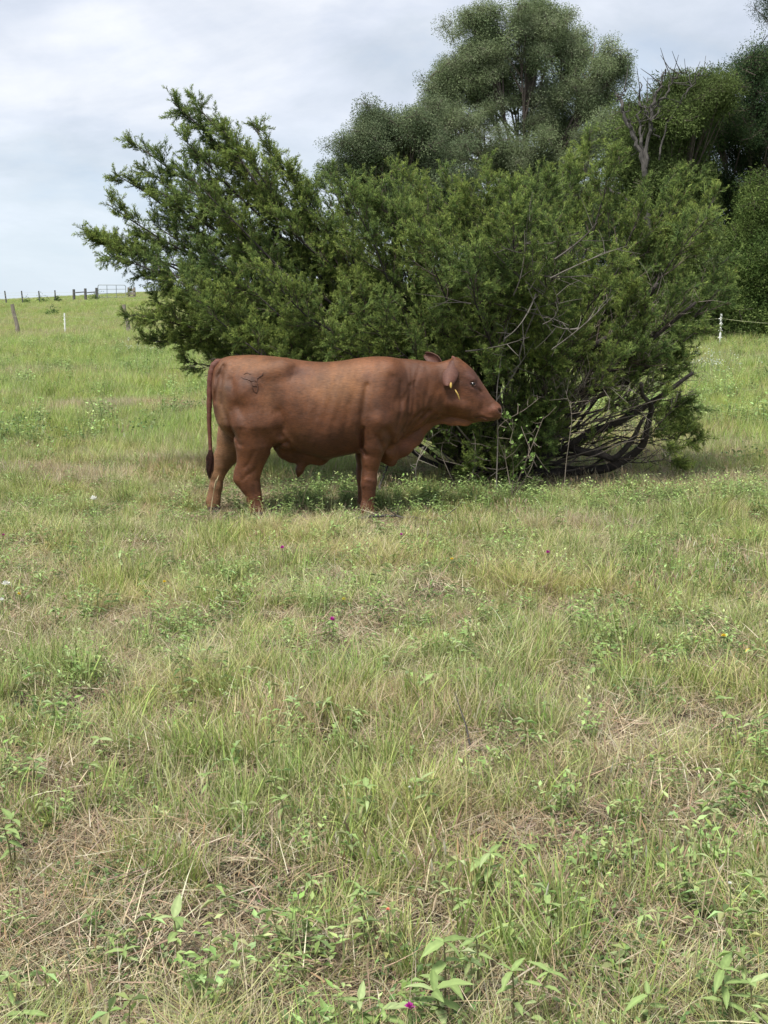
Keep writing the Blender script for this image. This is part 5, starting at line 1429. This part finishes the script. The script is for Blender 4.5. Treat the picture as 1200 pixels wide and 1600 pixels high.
for a in [(441, 863, .021, PUR, 'purple flower in the grass in front of the hind legs of the bull', 'purple_flower'), (627, 843, .017, PUR, 'small dark purple flower in front of the forelegs of the bull', 'purple_flower'),
          (856, 862, .021, PUR, 'purple flower farthest right, in front of the juniper', 'purple_flower'), (519, 977, .019, PUR, 'purple flower in the middle of the grass', 'purple_flower'),
          (640, 1588, .013, PUR, 'purple flower at the bottom edge of the picture', 'purple_flower'), (5, 834, .018, (.35, .08, .2), 'dull purple flower at the left edge', 'purple_flower'),
          (146, 782, .040, WHI, 'white flower near the tan dry patch left of the bull', 'white_flower'), (9, 912, .030, WHI, 'upper white flower at the left edge', 'white_flower'), (3, 945, .018, WHI, 'lower white flower at the left edge', 'white_flower'),
          (1131, 996, .017, YEL, 'yellow flower at the right side', 'yellow_flower'), (706, 878, .014, YEL, 'yellow flower right of the middle, near the bull', 'yellow_flower'), (537, 940, .016, (.6, .55, .1), 'pale yellow flower left of the middle', 'yellow_flower'),
          (257, 912, .014, YEL, 'yellow flower in the left grass', 'yellow_flower'), (30, 934, .015, (.6, .45, .05), 'dull yellow flower beside the white ones', 'yellow_flower'), (606, 1424, .007, (.8, .3, .2), 'tiny salmon flower beside the lone four-leaved weed', 'salmon_flower'),
          (640, 1235, .006, WHI, 'tiny white flower in the lower middle grass', 'white_flower'), (1140, 1390, .007, WHI, 'tiny white flower among grass at the lower right', 'white_flower')]: flower(*a)
def white_clump(px, py, label, n, spread):
    g_ = on_ground(px, py + 14); root = empty('white_wildflowers', (g_[0], g_[1], g_[2]), label, 'flowers')
    b = MB(); b2 = MB()
    for k in range(n):
        x_ = g_[0] + pr.normal(0, spread); y_ = g_[1] + pr.normal(0, spread); h_ = pr.uniform(.25, .6)
        P = np.array([[x_, y_, g_[2]], [x_ + .01, y_, g_[2] + h_ * .5], [x_ + .02, y_, g_[2] + h_]]); tubes(b, P[None], np.full((1, 3), .004), 3, (.2, .28, .1))
        for j in range(6):
            c0 = P[-1] + pr.normal(0, .03, 3); u = unit(pr.normal(size=3)) * .022; w = unit(np.cross(u, pr.normal(size=3))) * .014
            b2.add(np.stack([c0, c0 + u * .5 + w, c0 + u, c0 + u * .5 - w]), Q=[[0, 1, 2, 3]], C=np.array([.62, .66, .56]) * pr.uniform(.8, 1.1))
    b.build('stems', M_WEED, root)['kind'] = 'stuff'; b2.build('petals', M_PETAL, root)['kind'] = 'stuff'
white_clump(1095, 576, 'patch of white wildflowers right of the juniper', 34, .28)
white_clump(1120, 585, 'thin scatter of pale wildflowers beside the white patch', 14, .4)
white_clump(208, 545, 'pale white wildflowers under the tip of the left juniper boughs', 16, .4)

# ------------------------------------------------------------------ sticks and dry stems
def stick(pts, r0, r1, label, Y_=None, name='fallen_stick', twigs=3, m=None):
    P = []
    for (a_, b_, up) in pts:
        g_ = on_ground(a_, b_); P.append([g_[0], g_[1], g_[2] + up])
    P, R = dense(np.array(P), np.linspace(r0, r1, len(P)), 24); P[1:-1] += pr.normal(0, .006, (22, 3))
    b = MB(); tubes(b, P[None], (R * pr.uniform(.8, 1.2, 24))[None], 6)
    for k in range(twigs):
        i = pr.integers(6, 22); d = unit(pr.normal(size=3) * [1, .6, .5] + [.6, 0, .4]); L_ = pr.uniform(.08, .25)
        tubes(b, np.stack([P[i], P[i] + d * L_ * .5 + pr.normal(0, .01, 3), P[i] + d * L_])[None], np.array([[.005, .0035, .0015]]), 4)
    tag(b.build(name, m or M_DEADWOOD, smooth=True), label, 'stick')
stick([(525, 822, .03), (600, 819, .06), (670, 821, .05), (745, 826, .04)], .013, .006, 'long grey fallen stick lying in front of the forelegs of the bull', twigs=5)
stick([(590, 785, .05), (600, 765, .15), (618, 752, .25), (632, 742, .32)], .012, .005, 'bent grey stick leaning up beside the foreleg of the bull', twigs=4)
stick([(960, 790, .03), (1010, 778, .05), (1060, 781, .03)], .008, .004, 'thin stick lying under the right side of the juniper')
stick([(690, 1192, .02), (760, 1188, .03), (800, 1193, .02)], .006, .003, 'short brown stick lying near the middle bare patch', twigs=1)
def dry_stems(px, py, arcs, label, col=(.55, .46, .28)):
    g_ = on_ground(px, py); root = empty('dry_grass_stalk', g_, label, 'grass stalk')
    for (dx_, top, bend) in arcs:
        base_ = np.array([g_[0] + pr.normal(0, .01), g_[1], g_[2]]); tp_ = at(px + dx_, top, g_[1] - .05); md = base_ * .4 + tp_ * .6; md[2] = base_[2] + (tp_[2] - base_[2]) * bend; md[0] = base_[0] + (tp_[0] - base_[0]) * .35
        P = bez(base_, md, tp_, 12); b = MB(); R = np.concatenate([np.linspace(.0028, .002, 8), [.0045, .005, .004, .001]]) * min(1, .25 + .075 * g_[1]); tubes(b, P[None], R[None], 4, col); b.build('stalk', M_THATCH, root)
dry_stems(576, 800, [(-44, 768, 1.15), (-32, 758, 1.25), (-16, 754, 1.2), (-26, 778, 1.1), (-8, 762, 1.0)], 'arching straw-coloured grass stalks in front of the forelegs of the bull')
dry_stems(470, 800, [(-16, 728, .6), (22, 724, .6), (14, 752, .6)], 'tall straight dry stalks under the belly of the bull')
dry_stems(398, 765, [(14, 722, .5), (-3, 722, .6), (6, 745, .5)], 'thin dry stalks crossing the hock of the bull')
dry_stems(330, 805, [(8, 748, .6), (12, 742, .6)], 'pale dry stalks against the far hind leg')
dry_stems(1075, 1570, [(-40, 1560, .3), (60, 1340, .6), (30, 1370, .6)], 'long pale grass stem leaning right in the lower right grass')
dry_stems(880, 1560, [(-70, 1370, .6)], 'long thin straw leaning left beside the bottom centre weeds')

# ------------------------------------------------------------------ saplings and vines by the juniper
def sapling(paths, label, leafcol, nleaf, lsize, Y_, name='sapling', r0=.010, stemcol=(.24, .21, .18), leafstart=.2):
    g_ = np.array(at(paths[0][0][0], 750, Y_)); root = empty(name, (g_[0], Y_, float(gz(g_[0], Y_))), label, 'sapling')
    b = MB(); lf = MB()
    for path in paths:
        ctrl = np.array([at(a_, b_, Y_ + .05 * i * pr.normal()) for i, (a_, b_) in enumerate(path)]); ctrl[0, 2] = max(ctrl[0, 2], .0)
        P, R = dense(ctrl, np.linspace(r0, r0 * .25, len(ctrl)), 20); tubes(b, P[None], R[None], 5, stemcol)
        for k in range(10):
            i = pr.integers(5, 19); d = unit(pr.normal(size=3) + [0, -.2, .5]); L_ = pr.uniform(.06, .24); tubes(b, np.stack([P[i], P[i] + d * L_ * .5 + pr.normal(0, .012, 3), P[i] + d * L_])[None], np.array([[.0035, .0025, .0015]]), 3, stemcol)
            for j in range(nleaf):
                c0 = P[i] + d * L_ * pr.uniform(leafstart, 1.05) + pr.normal(0, .012, 3); u = unit(pr.normal(size=3) + [0, -.3, -.1]); w = unit(np.cross(u, pr.normal(size=3) + [0, 0, 1])); n_ = np.cross(u, w); s_ = lsize * pr.uniform(.6, 1.2)
                c = np.clip(np.array(leafcol) * pr.uniform(.7, 1.25), 0, 1)
                lf.add(np.stack([c0, c0 + u * s_ * .3 + w * s_ * .34 + n_ * s_ * .06, c0 + u * s_ * .75 + w * s_ * .22, c0 + u * s_, c0 + u * s_ * .75 - w * s_ * .22, c0 + u * s_ * .3 - w * s_ * .34 + n_ * s_ * .06]), Q=[[0, 1, 2, 5], [2, 3, 4, 5]], C=c)
    b.build('stem', M_TWIG, root)
    if lf.n: lf.build('leaves', M_WEED, root)['kind'] = 'stuff'
sapling([[(775, 770), (778, 680), (776, 620), (783, 560), (795, 500), (828, 430)], [(776, 625), (800, 590), (815, 565)]], 'thin grey sapling rising in front of the nose of the bull', (.16, .24, .08), 1, .028, 10.9, r0=.007, stemcol=(.17, .15, .13))
sapling([[(800, 775), (790, 720), (778, 670), (820, 640), (845, 620)], [(800, 775), (830, 700), (850, 650)]], 'tangle of bare brown twigs with a few leaves below the nose of the bull', (.16, .25, .07), 1, .03, 10.7, 'vine_tangle', .005, (.19, .155, .125))
sapling([[(800, 780), (802, 730), (798, 690), (806, 660)], [(800, 780), (828, 735), (836, 705), (832, 670)]], 'light green leafy vine climbing the lower front of the juniper', (.18, .29, .07), 3, .042, 10.6, 'leafy_vine', .004, (.14, .12, .09))
sapling([[(720, 775), (700, 735), (690, 700), (710, 660)], [(720, 775), (745, 720), (735, 690)]], 'sparse leafy vine under the throat of the bull', (.15, .24, .06), 2, .035, 11.0, 'leafy_vine', .004, (.13, .11, .09))
sapling([[(655, 780), (650, 730), (668, 690), (690, 672)]], 'twiggy grey shoots beside the brisket of the bull', (.2, .3, .1), 1, .03, 10.9, 'vine_tangle', .004, (.20, .175, .15))
sapling([[(880, 790), (885, 720), (893, 650), (880, 600)]], 'pale dry shoots standing under the right boughs of the juniper', (.3, .28, .15), 0, .03, 10.8, 'dry_shoots', .004, (.24, .20, .16))
